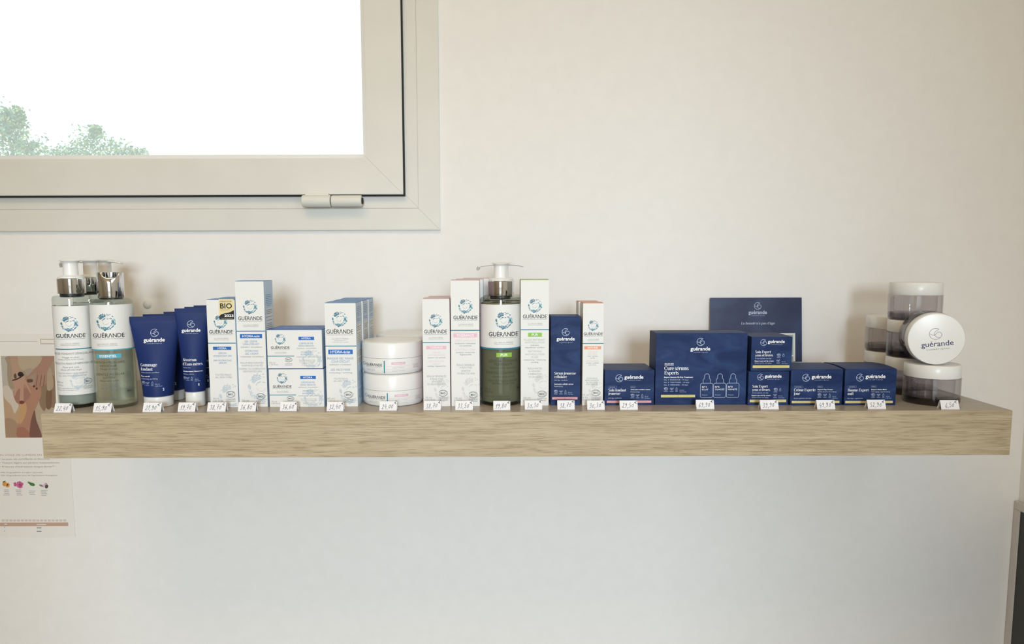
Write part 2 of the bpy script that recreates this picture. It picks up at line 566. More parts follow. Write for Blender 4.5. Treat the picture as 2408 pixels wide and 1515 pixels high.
class Print:
    """flat print gathered in the plane of a label (x right, z up, metres)"""

    def __init__(self):
        self.v, self.f, self.i, self.m, self.n = [], [], [], [], 0

    def mi(self, m):
        if m not in self.m:
            self.m.append(m)
        return self.m.index(m)

    def add(self, pts, faces, m, layer=1):
        b = len(self.v)
        self.n = (self.n + 1) % 90
        layer += .009 * self.n
        self.v += [(x, z, layer) for x, z in pts]
        k = self.mi(m)
        for f in faces:
            self.f.append(tuple(b + q for q in f))
            self.i.append(k)

    def poly(self, pts, m, layer=1):
        self.add(pts, [tuple(range(len(pts)))], m, layer)

    def rect(self, x0, z0, x1, z1, m, layer=1, n=1):
        p = []
        for k in range(n + 1):
            x = x0 + (x1 - x0) * k / n
            p += [(x, z0), (x, z1)]
        self.add(p, [(2 * k, 2 * k + 2, 2 * k + 3, 2 * k + 1) for k in range(n)], m, layer)

    def ribbon(self, pts, wd, m, layer=1, closed=False):
        n = len(pts)
        if not isinstance(wd, (list, tuple)):
            wd = [wd] * n
        p = []
        for i in range(n):
            a = pts[(i - 1) % n] if (closed or i) else pts[0]
            b = pts[(i + 1) % n] if (closed or i < n - 1) else pts[-1]
            dx, dz = b[0] - a[0], b[1] - a[1]
            l = math.hypot(dx, dz) or 1
            nx, nz = -dz / l * wd[i] / 2, dx / l * wd[i] / 2
            p += [(pts[i][0] - nx, pts[i][1] - nz), (pts[i][0] + nx, pts[i][1] + nz)]
        fs = [(2 * k, 2 * k + 2, 2 * k + 3, 2 * k + 1) for k in range(n - 1)]
        if closed:
            fs.append((2 * n - 2, 0, 1, 2 * n - 1))
        self.add(p, fs, m, layer)

    def text(self, s, x, z, wd, h, m, al='c', bold=0.0, shear=0.0, space=1.0, layer=2, lower=False):
        v, f = glyphs(s, bold, shear, space)
        x0, x1 = min(q[0] for q in v), max(q[0] for q in v)
        if wd is None:
            sx = sz = h / CAPH
        elif h is None:
            sx = sz = wd / (x1 - x0)
        else:
            sx, sz = wd / (x1 - x0), h / CAPH
        base = z - (XH if lower else CAPH) * sz / 2
        ox = x - (x0 + x1) / 2 * sx if al == 'c' else x - x0 * sx
        self.add([(ox + q[0] * sx, base + q[1] * sz) for q in v], f, m, layer)

    def serif(self, s, x, z, wd, m, al='l', shear=0.0, layer=2, squeeze=1.0):
        adv = sum(SER[c][0] for c in s)
        k = wd / adv
        kz = k * squeeze
        ox = x if al == 'l' else x - wd / 2
        base = z - kz / 2
        cx = 0
        for c in s:
            a, st = SER[c]
            for pts, wds in st:
                self.ribbon([(ox + (cx + px + py * shear) * k, base + py * kz) for px, py in pts], [q * k for q in wds], m, layer)
            cx += a

    def swirl(self, x, z, r, cols, layer=1, clip=None):
        for pts, c in SWIRL:
            q = [(x + px * r, z + pz * r) for px, pz in pts]
            if clip and any(not (clip[0] < a < clip[1] and clip[2] < b < clip[3]) for a, b in q):
                continue
            self.poly(q, cols[c], layer)

    def wave_icon(self, x, z, r, m, wd=.11, layer=2):
        """round line emblem: a crescent wave with a loop"""
        outer = arc(0, 0, 1, 1, 62, 342, 26)
        a = [(.47, .88), (.56, .78), (.42, .68), (.1, .5), (-.16, .2), (-.2, -.18)]
        loop = [(-.88, .08), (-.62, -.12), (-.2, -.2), (.1, .06), (.42, .3), (.74, .22), (.97, -.1), (.95, -.4)]
        tail = [(-.2, -.2), (.0, -.45), (.25, -.66), (.5, -.72), (.66, -.74)]
        for p in (outer, smoothline(a), smoothline(loop), smoothline(tail)):
            self.ribbon([(x + q[0] * r, z + q[1] * r) for q in p], wd * r, m, layer)

    def build(self, name, parent, mp, loc=(0, 0, 0)):
        if not self.v:
            return None
        vv = [mp(x, z, l) for x, z, l in self.v]
        me = mesh(name, vv, self.f, self.m, self.i)
        return obj(name, me, parent, loc)


class Face:
    """maps crop pixels of the photograph onto a label's own plane"""

    def __init__(self, zm, TL, TR, BR, BL, W=1, H=1):
        self.zm, self.q = zm, (TL, TR, BR, BL)
        self.W, self.H = W, H
        self.parts = {}
        self.xsplit = None

    def size(self, W, H):
        self.W, self.H = W, H
        TL, TR, BR, BL = self.q
        self.sx = W / ((TR[0] - TL[0] + BR[0] - BL[0]) / 2)
        self.sz = H / ((BL[1] + BR[1] - TL[1] - TR[1]) / 2)

    def photo(self, k):
        return (self.zm[0] + self.q[k][0] * self.zm[2], self.zm[1] + self.q[k][1] * self.zm[2])

    def p(self, x, y):
        TL, TR, BR, BL = self.q
        u = v = .5
        for _ in range(4):
            yt, yb = TL[1] + (TR[1] - TL[1]) * u, BL[1] + (BR[1] - BL[1]) * u
            v = (y - yt) / (yb - yt)
            xl, xr = TL[0] + (BL[0] - TL[0]) * v, TR[0] + (BR[0] - TR[0]) * v
            u = (x - xl) / (xr - xl)
        return (u - .5) * self.W, (1 - v) * self.H

    def part(self, n):
        if n not in self.parts:
            self.parts[n] = Print()
        return self.parts[n]

    def t(self, s, x, y, wd, h, col, al='c', bold=0.0, it=0.0, space=1.0, part='lettering', lower=False, layer=2):
        X, Z = self.p(x, y)
        self.part(part).text(s, X, Z, wd * self.sx if wd else None, h * self.sz if h else None, K[col], al, bold, it, space, layer, lower)

    def ser(self, s, x, y, wd, col, al='l', sh=0.0, sq=1.0):
        X, Z = self.p(x, y)
        self.part('product_lettering').serif(s, X, Z, wd * self.sx, K[col], al, sh, 2, sq)

    def r(self, x0, y0, x1, y1, col, part, layer=1, n=1):
        a, b = self.p(x0, (y0 + y1) / 2), self.p(x1, (y0 + y1) / 2)
        zc, h = (a[1] + b[1]) / 2, (y1 - y0) * self.sz / 2
        self.part(part).rect(a[0], zc - h, b[0], zc + h, K[col] if isinstance(col, str) else col, layer, n)

    def line(self, pts, wd, col, part='lettering', closed=False, layer=2):
        self.part(part).ribbon([self.p(*q) for q in pts], wd * self.sx, K[col], layer, closed)

    # recurring print
    def brand(self, ex, ey, er, gx, gy, gw, gh, col='ink', tw=None, ax=None, ay=None, aw=None, second=True):
        X, Z = self.p(ex, ey)
        self.part('swirl_emblem').swirl(X, Z, er * self.sx, (TEALD, TEALM, CYANL))
        self.t('GUÉR\u039bNDE', gx, gy, gw, gh, col, bold=.012, part='brand_lettering')
        self.t('°', gx + gw * .53, gy - gh * .18, gw * .016, gh * .45, col, part='brand_lettering')
        self.t('Cosmétique naturelle des Marais salants', gx, gy + gh * .8, tw or gw, gh * .24, 'dgrey', part='brand_lettering')
        if ax:
            self.t('aux EAUX-MÈRES', ax, ay, aw, gh * .34, 'grey', part='brand_lettering')
            if second:
                self.t('FORMULATION BREVETÉE', ax + 2, ay + gh * .44, aw, gh * .2, 'grey', part='brand_lettering')

    def bio(self, x, y, rx, ry, col='dgrey', cw=100, c1=0, c2=0, h=15):
        pr = self.part('certification_mark')
        for k, (a0, a1, s, wd) in enumerate(((200, 520, 1.0, 3.2), (150, 330, .86, 2.2), (300, 420, .8, 2.2), (20, 160, .84, 2.0))):
            p = [self.p(x + rx * s * math.cos(R(a)), y + ry * s * math.sin(R(a))) for a in range(a0, a1 + 1, 12)]
            pr.ribbon(p, wd * self.sx * rx / 40, K[col], 2)
        self.t('BIO', x, y, rx * 1.05, ry * .55, 'ink', bold=.02, part='certification_mark')
        if c1:
            self.t('COSMOS', x + 2, c1, cw, h, col, part='certification_mark')
            self.t('ORGANIC', x + 2, c2, cw, h, col, part='certification_mark')

    def wm(self, x, y, r, m=None):
        X, Z = self.p(x, y)
        m = m or PALEWM
        e = .0004
        self.part('pale_swirl_print').swirl(X, Z, r * self.sx, (m, m, m), 1, (-self.W / 2 + e, self.W / 2 - e, e, self.H - e))

    def stripe(self, y, h, x0=None, x1=None, col='teal', n=1):
        TL, TR, BR, BL = self.q
        v = (y - TL[1]) / (BL[1] - TL[1])
        self.r(x0 if x0 is not None else TL[0] + (BL[0] - TL[0]) * v + 1, y - h / 2, x1 if x1 is not None else TR[0] + (BR[0] - TR[0]) * v - 1, y + h / 2, col, 'divider_stripe', 1, n)

    def chip(self, s, x0, y0, x1, y1, col, xc, wd, h, n=1, bold=.012):
        self.r(x0, y0, x1, y1, col, 'name_tag', 1, n)
        self.t(s, xc, (y0 + y1) / 2, wd, h, 'white', part='name_tag', layer=2, bold=bold)

    def lines(self, rows, col=None):
        for row in rows:
            s, x, y, wd, h, c = row[:6]
            pn = 'volume_lettering' if s[0].isdigit() and ('ml' in s or 'oz' in s or s == '0.50') or s == 'fl.oz' else 'product_lettering'
            if pn[0] == 'p' and c in ('grey', 'lgrey') and s.isupper():
                pn = 'skin_type_translation' if len(row) > 6 and 'i' in row[6] else 'skin_type_lettering'
            if pn[0] == 'p' and 'l' in (row[6] if len(row) > 6 else '') and self.xsplit and x > self.xsplit:
                pn = 'translated_lettering'
            self.t(s, x, y, wd, h, c, it=.22 if len(row) > 6 and 'i' in row[6] else 0, bold=.02 if len(row) > 6 and 'b' in row[6] else 0, al='l' if len(row) > 6 and 'l' in row[6] else 'c', part=pn)

    def navybrand(self, ix, iy, ir, gx, gy, gw, cy, cw, ch, col='white'):
        X, Z = self.p(ix, iy)
        self.part('wave_emblem').wave_icon(X, Z, ir * self.sx, K['pale' if col == 'white' else col])
        self.t('guérande', gx, gy, gw, None, col, bold=.022, lower=True, part='brand_lettering')
        self.t('COSMÉTIQUES', gx + 4, cy, cw, ch, 'pale' if col == 'white' else col, space=1.5, part='brand_lettering')

    def bar(self, x0, y0, x1, y1, col):
        self.r(x0, y0, x1, y1, col, 'colour_bar', 1)
        yc = (y0 + y1) / 2
        self.r(x0 + (x1 - x0) * .08, yc - 1.2, x1 - (x1 - x0) * .08, yc + 1.2, col + 'd' if col in ('gold', 'rose') else col, 'colour_bar', 2)
        xm = (x0 + x1) / 2
        self.line([(xm + (y1 - y0) * .3 * math.cos(R(a)), yc + (y1 - y0) * .3 * math.sin(R(a))) for a in range(0, 360, 30)], 2, 'goldd' if col == 'gold' else 'rosed', 'colour_bar', True, 3)

    def marks(self, spots, s=1.0):
        """small certification pictograms"""
        for k, (x, y) in enumerate(spots):
            if k % 3 == 0:
                for a0, a1, q in ((190, 500, 1), (140, 330, .75)):
                    self.line([(x + 22 * s * q * math.cos(R(a)), y - 6 * s + 15 * s * q * math.sin(R(a))) for a in range(a0, a1, 20)], 3 * s, 'pale', 'certification_mark')
                self.t('BIO', x, y - 6 * s, 22 * s, 9 * s, 'pale', part='certification_mark', bold=.02)
            elif k % 3 == 1:
                for p in ([(x, y + 10 * s), (x, y - 4 * s), (x - 8 * s, y - 14 * s), (x - 20 * s, y - 12 * s), (x - 12 * s, y), (x, y + 2 * s)], [(x, y), (x + 6 * s, y - 12 * s), (x + 18 * s, y - 18 * s), (x + 16 * s, y - 4 * s), (x + 2 * s, y + 2 * s)]):
                    self.line(p, 3 * s, 'pale', 'certification_mark')
            else:
                self.line([(x - 7 * s, y + 10 * s), (x - 9 * s, y - 4 * s), (x - 3 * s, y - 12 * s), (x - 3 * s, y - 20 * s), (x + 3 * s, y - 20 * s), (x + 3 * s, y - 12 * s), (x + 9 * s, y - 4 * s), (x + 7 * s, y + 10 * s)], 2.6 * s, 'pale', 'certification_mark', True)
            hw = (22, 20, 14)[k % 3] * s
            self.r(x - hw, y + 16 * s, x + hw, y + 20 * s, 'dim', 'certification_mark', 2)
            self.r(x - hw, y + 23 * s, x + hw, y + 27 * s, 'dim', 'certification_mark', 2)

    def outline(self, x0, y0, x1, y1, s):
        r = 6
        p = []
        for cx, cy, a in ((x1 - r, y1 - r, 0), (x0 + r, y1 - r, 90), (x0 + r, y0 + r, 180), (x1 - r, y0 + r, 270)):
            p += [(cx + r * math.cos(R(a + q)), cy + r * math.sin(R(a + q))) for q in (0, 30, 60, 90)]
        pn = 'translated_lettering' if self.xsplit and x0 > self.xsplit else 'product_lettering'
        self.line(p, 2, 'dim', pn, closed=True)
        self.t(s, (x0 + x1) / 2, (y0 + y1) / 2, (x1 - x0) * .7, 8, 'pale', part=pn)

    def finish(self, parent, mp):
        for n, pr in self.parts.items():
            pr.build(n, parent, mp)


Z1 = (100, 590, 400 / 1515)
Z2 = (470, 640, 400 / 1731)
Z3 = (840, 640, 400 / 1731)
Z4 = (1120, 600, 320 / 1243)
Z5 = (1400, 680, 380 / 1857)
Z6 = (1640, 680, 480 / 2346)
Z7 = (1960, 640, 448 / 1508)

# ------------------------------------------------------------------ the room
WY = 0.260            # wall plane behind the shelf
XR, XL, YB, ZF, ZC = 0.794, -2.2, -1.75, -1.25, 1.30
DX0, DX1, DZ1 = -0.34, 0.40, 0.56      # opening added in the unseen rear wall to shape the pool of light
# window opening in the wall (clear opening of the fixed frame)
OX1, OZ0 = PX(985, 490, WY).x, PX(985, 490, WY).z
OX0, OZ1 = OX1 - 1.05, OZ0 + 0.95


def slab(name, x0, x1, y0, y1, z0, z1, m, bev=0):
    return tag(obj(name, box_mesh(name, x0, x1, y0, y1, z0, z1, m, bev)), kind='structure')


def multi_box(name, boxes, m):
    v, f = [], []
    for (x0, x1, y0, y1, z0, z1) in boxes:
        b = len(v)
        v += [(x, y, z) for x in (x0, x1) for y in (y0, y1) for z in (z0, z1)]
        f += [tuple(b + q for q in t) for t in ((0, 1, 3, 2), (4, 6, 7, 5), (0, 4, 5, 1), (2, 3, 7, 6), (0, 2, 6, 4), (1, 5, 7, 3))]
    return mesh(name, v, f, m)


T = .25
tag(obj('wall_back', multi_box('wall_back', [(XL - T, OX0, WY, WY + T, ZF, ZC), (OX1, XR + T, WY, WY + T, ZF, ZC), (OX0, OX1, WY, WY + T, ZF, OZ0), (OX0, OX1, WY, WY + T, OZ1, ZC)], WALL)), kind='structure')
slab('wall_right', XR, XR + T, YB, WY, ZF, ZC, WALL)
slab('wall_left', XL - T, XL, YB, WY, ZF, ZC, BEIGE)
tag(obj('wall_rear', multi_box('wall_rear', [(XL, DX0, YB - .12, YB, ZF, ZC), (DX1, XR, YB - .12, YB, ZF, ZC), (DX0, DX1, YB - .12, YB, DZ1, ZC)], BEIGE)), kind='structure')
slab('ceiling', XL - T, XR + T, YB - T, WY + T, ZC, ZC + .2, mat('ceiling_paint', '#ecebe7', .8))
slab('floor', XL - T, XR + T, YB - 3.0, WY + T, ZF - .2, ZF, noisy('floor_vinyl', '#b7b0a6', '#c3bcb2', 12, .5, stretch=(1, 8, 1)))

rd = thing('light_opening_1', 'open doorway with dark jambs in the rear wall', None, ((DX0 + DX1) / 2, YB, ZF))  # unseen opening put in so its edges dim the wall's top and sides
tag(rd, kind='structure')
JAMBM = mat('dark_jamb_paint', '#4a4742', .4)
dw, dh = (DX1 - DX0) / 2, DZ1 - ZF
for sg in (-1, 1):
    obj('opening_jamb', box_mesh('opening_jamb', sg * dw - .03 + (.03 if sg < 0 else -.0), sg * dw + (.03 if sg < 0 else 0), -.12, .012, 0, dh, JAMBM, .002), rd)
obj('opening_head', box_mesh('opening_head', -dw, dw, -.12, .012, dh - .03, dh, JAMBM, .002), rd)

# window: mitred casing, fixed frame, sash, gasket, pane, hinge
win = thing('window_1', 'white framed window with pale misted glass above the shelf', None)
tag(win, kind='structure')


def mitred(name, x0, x1, z0, z1, wd, y0, y1, m, parent, gap=.0001):
    """four mitred rails around the rectangle, widths inwards"""
    a = [(x0, z0), (x1, z0), (x1, z1), (x0, z1)]
    b = [(x0 + wd, z0 + wd), (x1 - wd, z0 + wd), (x1 - wd, z1 - wd), (x0 + wd, z1 - wd)]
    for k in range(4):
        l = (k + 1) % 4
        d = Vector((a[l][0] - a[k][0], a[l][1] - a[k][1])).normalized() * gap
        q = [(a[k][0] + d.x, a[k][1] + d.y), (a[l][0] - d.x, a[l][1] - d.y), (b[l][0] - d.x, b[l][1] - d.y), (b[k][0] + d.x, b[k][1] + d.y)]
        v = [(x, y1, z) for x, z in q] + [(x, y0, z) for x, z in q]
        f = [(0, 1, 2, 3), (7, 6, 5, 4), (0, 4, 5, 1), (1, 5, 6, 2), (2, 6, 7, 3), (3, 7, 4, 0)]
        bm = bmesh.new()
        me = mesh(name, v, f, m)
        bm.from_mesh(me)
        bmesh.ops.bevel(bm, geom=[e for e in bm.edges if abs(e.verts[0].co.y - y0) < 1e-6 and abs(e.verts[1].co.y - y0) < 1e-6 and min(abs(e.verts[0].co.x - e.verts[1].co.x), abs(e.verts[0].co.z - e.verts[1].co.z)) < .001], offset=.0008, segments=2, affect='EDGES')
        bmesh.ops.recalc_face_normals(bm, faces=bm.faces[:])
        bm.to_mesh(me)
        bm.free()
        obj(name, me, parent)


c0 = PX(1035, 541, WY - .006)
mitred('casing_rail', 2 * OX0 - OX1 + (OX1 - OX0) - (c0.x - OX1), c0.x, c0.z, OZ1 + (OZ0 - c0.z), c0.x - OX1, WY - .006, WY, FRAME, win)
fr0 = PX(985, 490, WY - .004)
mitred('frame_rail', OX0, fr0.x, fr0.z, OZ1, .06, WY - .004, WY + .06, FRAME, win)
SY = WY - .016
s0 = PX(948, 457, SY)
s1 = PX(862, 366, SY)
sx0, sz1 = OX0 + (fr0.x - s0.x), OZ1 - (s0.z - fr0.z)
mitred('sash_rail', sx0, s0.x, s0.z, sz1, s0.x - s1.x, SY, WY + .045, FRAME, win)
mitred('rubber_gasket', sx0 - .002, s0.x + .002, s0.z - .002, sz1 + .002, .012, SY + .004, WY - .002, GAP, win, 0)
bw = s0.x - s1.x
mitred('glazing_bead', sx0 + bw - .001, s0.x - bw + .001, s0.z + bw - .001, sz1 - bw + .001, .009, WY + .004, WY + .03, WPLAST, win)
obj('glass_pane', box_mesh('glass_pane', sx0 + bw - .004, s0.x - bw + .004, WY + .016, WY + .0165, s0.z + bw - .004, sz1 - bw + .004, PANE), win)
HY = SY - .004
h0, h1, h2 = PX(711, 473, HY), PX(780, 473, HY), PX(853, 473, HY)
for i, (a, b, rr) in enumerate(((h0, h1, .0083), (h1, h2, .0080))):
    me = lathe('hinge_barrel', rounded(rr, 0, b.x - a.x - .0012, .0012), FRAME, 32)
    hb = obj('hinge_barrel', me, win, (a.x, HY, a.z), (0, R(90), 0))
    if i == 0:
        obj('hinge_arm', box_mesh('hinge_arm', -.011, -.004, -.001, .012, .004, b.x - a.x - .004, FRAME, .001), hb)
obj('hinge_pin', lathe('hinge_pin', rounded(.0045, 0, h2.x - h0.x + .0006, .0005), GAP, 20), win, (h0.x, HY, h0.z), (0, R(90), 0))
obj('hinge_plate', box_mesh('hinge_plate', h0.x + .004, h2.x - .004, HY + .003, WY - .004, h0.z - .004, s0.z - .004, FRAME, .001), win)

# ------------------------------------------------------------------ outside
tag(obj('garden_ground', box_mesh('garden_ground', -14, 6, WY + T + .05, 24, ZF - .3, ZF - .1, noisy('lawn', '#8aa06a', '#9db37b', 3, .9))), kind='structure')
LEAFS = [mat('leaf_grey_green', '#7fa38f', .6), mat('leaf_yellow_green', '#b9c48a', .6), mat('leaf_deep_green', '#4f8578', .6)]
BARK = mat('tree_bark', '#8b7d6b', .9)


def tree(label, X, Y, top, clumps, n, seed):
    rnd = random.Random(seed)
    t = thing('garden_tree', label, 'tree', (X, Y, ZF - .1), 0, 'trees outside the window')
    v, f, mi = [], [], []
    for cx, cz, rx, rz in clumps:
        for _ in range(n):
            a, b, c = (max(-1.05, min(1.05, rnd.gauss(0, .48))) for _ in range(3))
            o = Vector((cx - X + a * rx, b * rx, cz - (ZF - .1) + c * rz))
            s = rnd.uniform(.014, .034)
            u = Vector((rnd.gauss(0, 1), rnd.gauss(0, 1), rnd.gauss(0, 1))).normalized()
            w_ = u.cross(Vector((rnd.gauss(0, 1), rnd.gauss(0, 1), rnd.gauss(0, 1)))).normalized()
            k = len(v)
            v += [(o + u * s)[:], (o + w_ * s * .5)[:], (o - u * s)[:], (o - w_ * s * .5)[:]]
            f.append((k, k + 1, k + 2, k + 3))
            mi.append(rnd.choices((0, 1, 2), (5, 3, 2))[0])
    fo = obj('foliage', mesh('foliage', v, f, LEAFS, mi), t)
    fo['kind'] = 'stuff'
    tv = [(0, 0, 0), (.03, .02, .9), (-.04, 0, 1.7), (0, 0, top - ZF - .5)]
    obj('trunk', sweep('trunk', tv, [.11, .09, .07, .02], BARK, 10), t)
    return t


ty = 8.5


def tp(px, py, Y=ty):
    q = PX(px, py, Y)
    return q.x, q.z


def clump(px, py, rpx, rpy, Y=ty):
    x, z = tp(px, py, Y)
    s = F / (Y - CAM.y)
    return (x, z, rpx / s, rpy / s)


tx, tz = tp(10, 260)
tree('tall pale green tree outside the window', tx, ty, tz, [clump(28, 310, 34, 50), clump(-30, 330, 60, 90), clump(66, 355, 40, 40), clump(45, 276, 12, 22), clump(15, 285, 12, 26), clump(20, 420, 110, 70)], 700, 3)
tx, tz = tp(225, 320, 10.5)
tree('lower pale bushy tree outside the window', tx, 10.5, tz, [clump(215, 340, 36, 40, 10.5), clump(180, 360, 42, 34, 10.5), clump(270, 355, 36, 26, 10.5), clump(318, 362, 24, 14, 10.5), clump(140, 372, 40, 22, 10.5), clump(225, 310, 14, 14, 10.5), clump(225, 440, 120, 70, 10.5)], 520, 8)

# ------------------------------------------------------------------ shelf
OAK = mat('oak_effect_foil', '#c3b08c', .48, spec=.35)
nt = OAK.node_tree
b = nt.nodes['Principled BSDF']
tc = nt.nodes.new('ShaderNodeTexCoord')


def nz(scale, stretch, detail=6, dist=0.0):
    mp = nt.nodes.new('ShaderNodeMapping')
    mp.inputs['Scale'].default_value = stretch
    n = nt.nodes.new('ShaderNodeTexNoise')
    n.inputs['Scale'].default_value = scale
    n.inputs['Detail'].default_value = detail
    n.inputs['Distortion'].default_value = dist
    nt.links.new(tc.outputs['Object'], mp.inputs['Vector'])
    nt.links.new(mp.outputs['Vector'], n.inputs['Vector'])
    return n


def ramp(src, stops):
    cr = nt.nodes.new('ShaderNodeValToRGB')
    e = cr.color_ramp.elements
    e[0].position, e[0].color = stops[0][0], stops[0][1]
    e[1].position, e[1].color = stops[-1][0], stops[-1][1]
    for p, c in stops[1:-1]:
        x = e.new(p)
        x.color = c
    nt.links.new(src.outputs['Fac'], cr.inputs['Fac'])
    return cr


n1 = nz(6, (1.2, 22, 22), 5, .6)
n2 = nz(9, (3.2, 95, 95), 5, .25)
n3 = nz(8, (4.5, 85, 85), 3, .5)
c1 = ramp(n1, [(.3, lin('#ac9c80')), (.5, lin('#b7a88b')), (.7, lin('#c1b397'))])
c2 = ramp(n2, [(.36, (.66, .62, .56, 1)), (.5, (.98, .98, .98, 1)), (.75, (1.05, 1.05, 1.04, 1))])
c3 = ramp(n3, [(.30, (.58, .52, .45, 1)), (.37, (1, 1, 1, 1)), (1, (1, 1, 1, 1))])
for src in (c2, c3):
    mx = nt.nodes.new('ShaderNodeMix')
    mx.data_type = 'RGBA'
    mx.blend_type = 'MULTIPLY'
    mx.inputs['Factor'].default_value = .8
    prev = c1.outputs['Color'] if src is c2 else last
    nt.links.new(prev, mx.inputs['A'])
    nt.links.new(src.outputs['Color'], mx.inputs['B'])
    last = mx.outputs['Result']
nt.links.new(last, b.inputs['Base Color'])
bp = nt.nodes.new('ShaderNodeBump')
bp.inputs['Strength'].default_value = .25
bp.inputs['Distance'].default_value = .0006
nt.links.new(n2.outputs['Fac'], bp.inputs['Height'])
nt.links.new(bp.outputs['Normal'], b.inputs['Normal'])
TOPW = noisy('oak_grazing_top_tone', '#a3988b', '#ada294', 8, .32, stretch=(2, 40, 40), spec=.5)  # same oak foil, its grazing-angle dulling put into a greyer colour
SX0, SX1 = PX(95, 975, 0).x, PX(2382, 967, 0).x
sh = thing('wall_shelf', 'long light oak floating shelf carrying the cosmetics', 'shelf', ((SX0 + SX1) / 2, 0, -.052))
hw = (SX1 - SX0) / 2
obj('shelf_board', box_mesh('shelf_board', -hw + .0006, hw - .0006, .0006, WY, 0, .052, [OAK, TOPW], .0006, lambda n: 1 if n.z > .9 else 0), sh)
obj('front_edge_band', box_mesh('front_edge_band', -hw + .0006, hw - .0006, 0, .0006, .0004, .0512, OAK), sh)
for s in (-1, 1):
    obj('end_edge_band', box_mesh('end_edge_band', s * hw - .0006 * (s > 0), s * hw + .0006 * (s < 0), .0006, WY, .0004, .0512, OAK), sh)

# ------------------------------------------------------------------ cartons


def carton(label, fc, depth, side, top, group=None, zb=0.0, Y0=None, front=None, name='cosmetic_carton', flap=.0007, arch=0.0):
    bl, br, tl, tr = fc.photo(3), fc.photo(2), fc.photo(0), fc.photo(1)
    if Y0 is None:
        Y0 = PT((bl[0] + br[0]) / 2, (bl[1] + br[1]) / 2, zb).y
    a, c = PX(bl[0], bl[1], Y0), PX(br[0], br[1], Y0)
    e, g = PX(tl[0], tl[1], Y0), PX(tr[0], tr[1], Y0)
    W = (c.x - a.x) * .5 + (g.x - e.x) * .5 - .0006
    H = (e.z + g.z) / 2 - zb
    xc = (a.x + c.x + e.x + g.x) / 4
    fc.size(W, H)
    fc.Y0 = Y0
    t = thing(name, label, 'box', (xc, Y0 + depth / 2, zb), 0, group)
    front = front or PAPER
    obj('carton_body', box_mesh('carton_body', -W / 2, W / 2, -depth / 2, depth / 2, 0, H - flap, [front, side, top], .0004,
                                lambda n: 0 if abs(n.y) > .7 else (1 if abs(n.x) > .7 else 2)), t)
    # top closure with its tucked front edge, slightly bowed
    v, f = [], []
    n = 8
    for i in range(n + 1):
        y = -depth / 2 + .0003 + (depth - .0006) * i / n
        z = H - flap + flap * (.6 + .4 * math.sin(math.pi * i / n)) + arch * math.sin(math.pi * i / n)
        for x in (-W / 2 + .0004, W / 2 - .0004):
            v += [(x, y, H - flap), (x, y, z)]
    for i in range(n):
        k = 4 * i
        f += [(k + 1, k + 3, k + 7, k + 5), (k, k + 4, k + 6, k + 2), (k, k + 1, k + 5, k + 4), (k + 2, k + 6, k + 7, k + 3)]
    f += [(0, 2, 3, 1), (4 * n, 4 * n + 1, 4 * n + 3, 4 * n + 2)]
    obj('top_flap', mesh('top_flap', v, f, top), t)
    return t, W, H


def flat(depth):
    return lambda x, z, l: (x, -depth / 2 - .00006 * l, z)


def side_text(t, W, H, depth, blocks, sgn=1, colr='lblue'):
    """rows of unreadably fine print on the carton's side panel"""
    pr = Print()
    rnd = random.Random(5)
    for (z0, z1, white) in blocks:
        if white:
            pr.rect(-depth * .36, z0 * H, depth * .40, z1 * H, PAPER, 1)
        z = z1 * H - .0022
        while z > z0 * H + .001:
            ln = rnd.uniform(.45, .72) * depth
            x = -ln / 2
            while x < ln / 2:
                s = rnd.uniform(.0012, .004)
                pr.rect(x, z - .00035, min(x + s, ln / 2), z + .00035, K['dgrey'] if white else K['lblue'], 2)
                x += s + .0005
            z -= .0021 if rnd.random() > .12 else .004
    pr.build('side_small_print', t, lambda x, z, l: (sgn * (W / 2 + .00006 * l), sgn * x, z))


# --- white cartons with blue tops
ft = ('lblue', 'grey', 'dgrey')
fc = Face(Z2, (60, 280), (345, 276), (400, 1377), (108, 1380))
D = .033
A, W, H = carton('slim white carton with gold and black award sticker on its front', fc, D, BLUESIDE, BLUETOP)
fc.brand(207, 505, 70, 213, 605, 242, 34, tw=238, ax=217, ay=672, aw=150)
fc.stripe(720, 9)
fc.chip('HYDRA', 132, 756, 320, 788, 'blue', 226, 90, 19)
fc.lines([('SÉRUM', 228, 823, 80, 18, 'lblue'), ('HYDRATANT 24H', 230, 850, 190, 18, 'lblue'), ('24H HYDRATING', 231, 896, 190, 18, 'lblue', 'i'), ('SERUM', 233, 922, 80, 18, 'lblue', 'i'),
          ('TOUTES PEAUX', 240, 1042, 170, 17, 'grey'), ('ALL SKIN TYPES', 242, 1068, 176, 17, 'grey', 'i'), ('30 ml', 135, 1288, 60, 17, 'grey', 'l'), ('1.01 fl.oz', 135, 1312, 100, 17, 'grey', 'l')])
fc.bio(317, 1243, 48, 33, cw=100, c1=1293, c2=1313)
fc.wm(330, 1265, 135)
ex0 = fc.p(184, 378)
st = Print()
sw_, sh_ = 155 * fc.sx, 205 * fc.sz
zc = ex0[1]
x0, x1, z0, z1 = W / 2 - sw_ - .0004, W / 2 - .0006, zc - sh_ / 2, zc + sh_ / 2
st.rect(x0, z0, x1, z1, K['sticker'], 3)
cur = [(x0 + (x1 - x0) * u, z0 + (z1 - z0) * q) for u, q in ((0, .16), (.12, .25), (.35, .3), (.6, .33), (.8, .38), (1, .46))]
st.poly([(x0, z0 + .0006), (x0 + .0006, z0), (x1 - .0006, z0), (x1, z0 + .0006)] + cur[::-1], K['black'], 4)
xm = (x0 + x1) / 2
sw2, sh2 = x1 - x0, z1 - z0
st.text('MEILLEUR', xm - sw2 * .02, z0 + sh2 * .885, sw2 * .78, sh2 * .065, K['black'], layer=5)
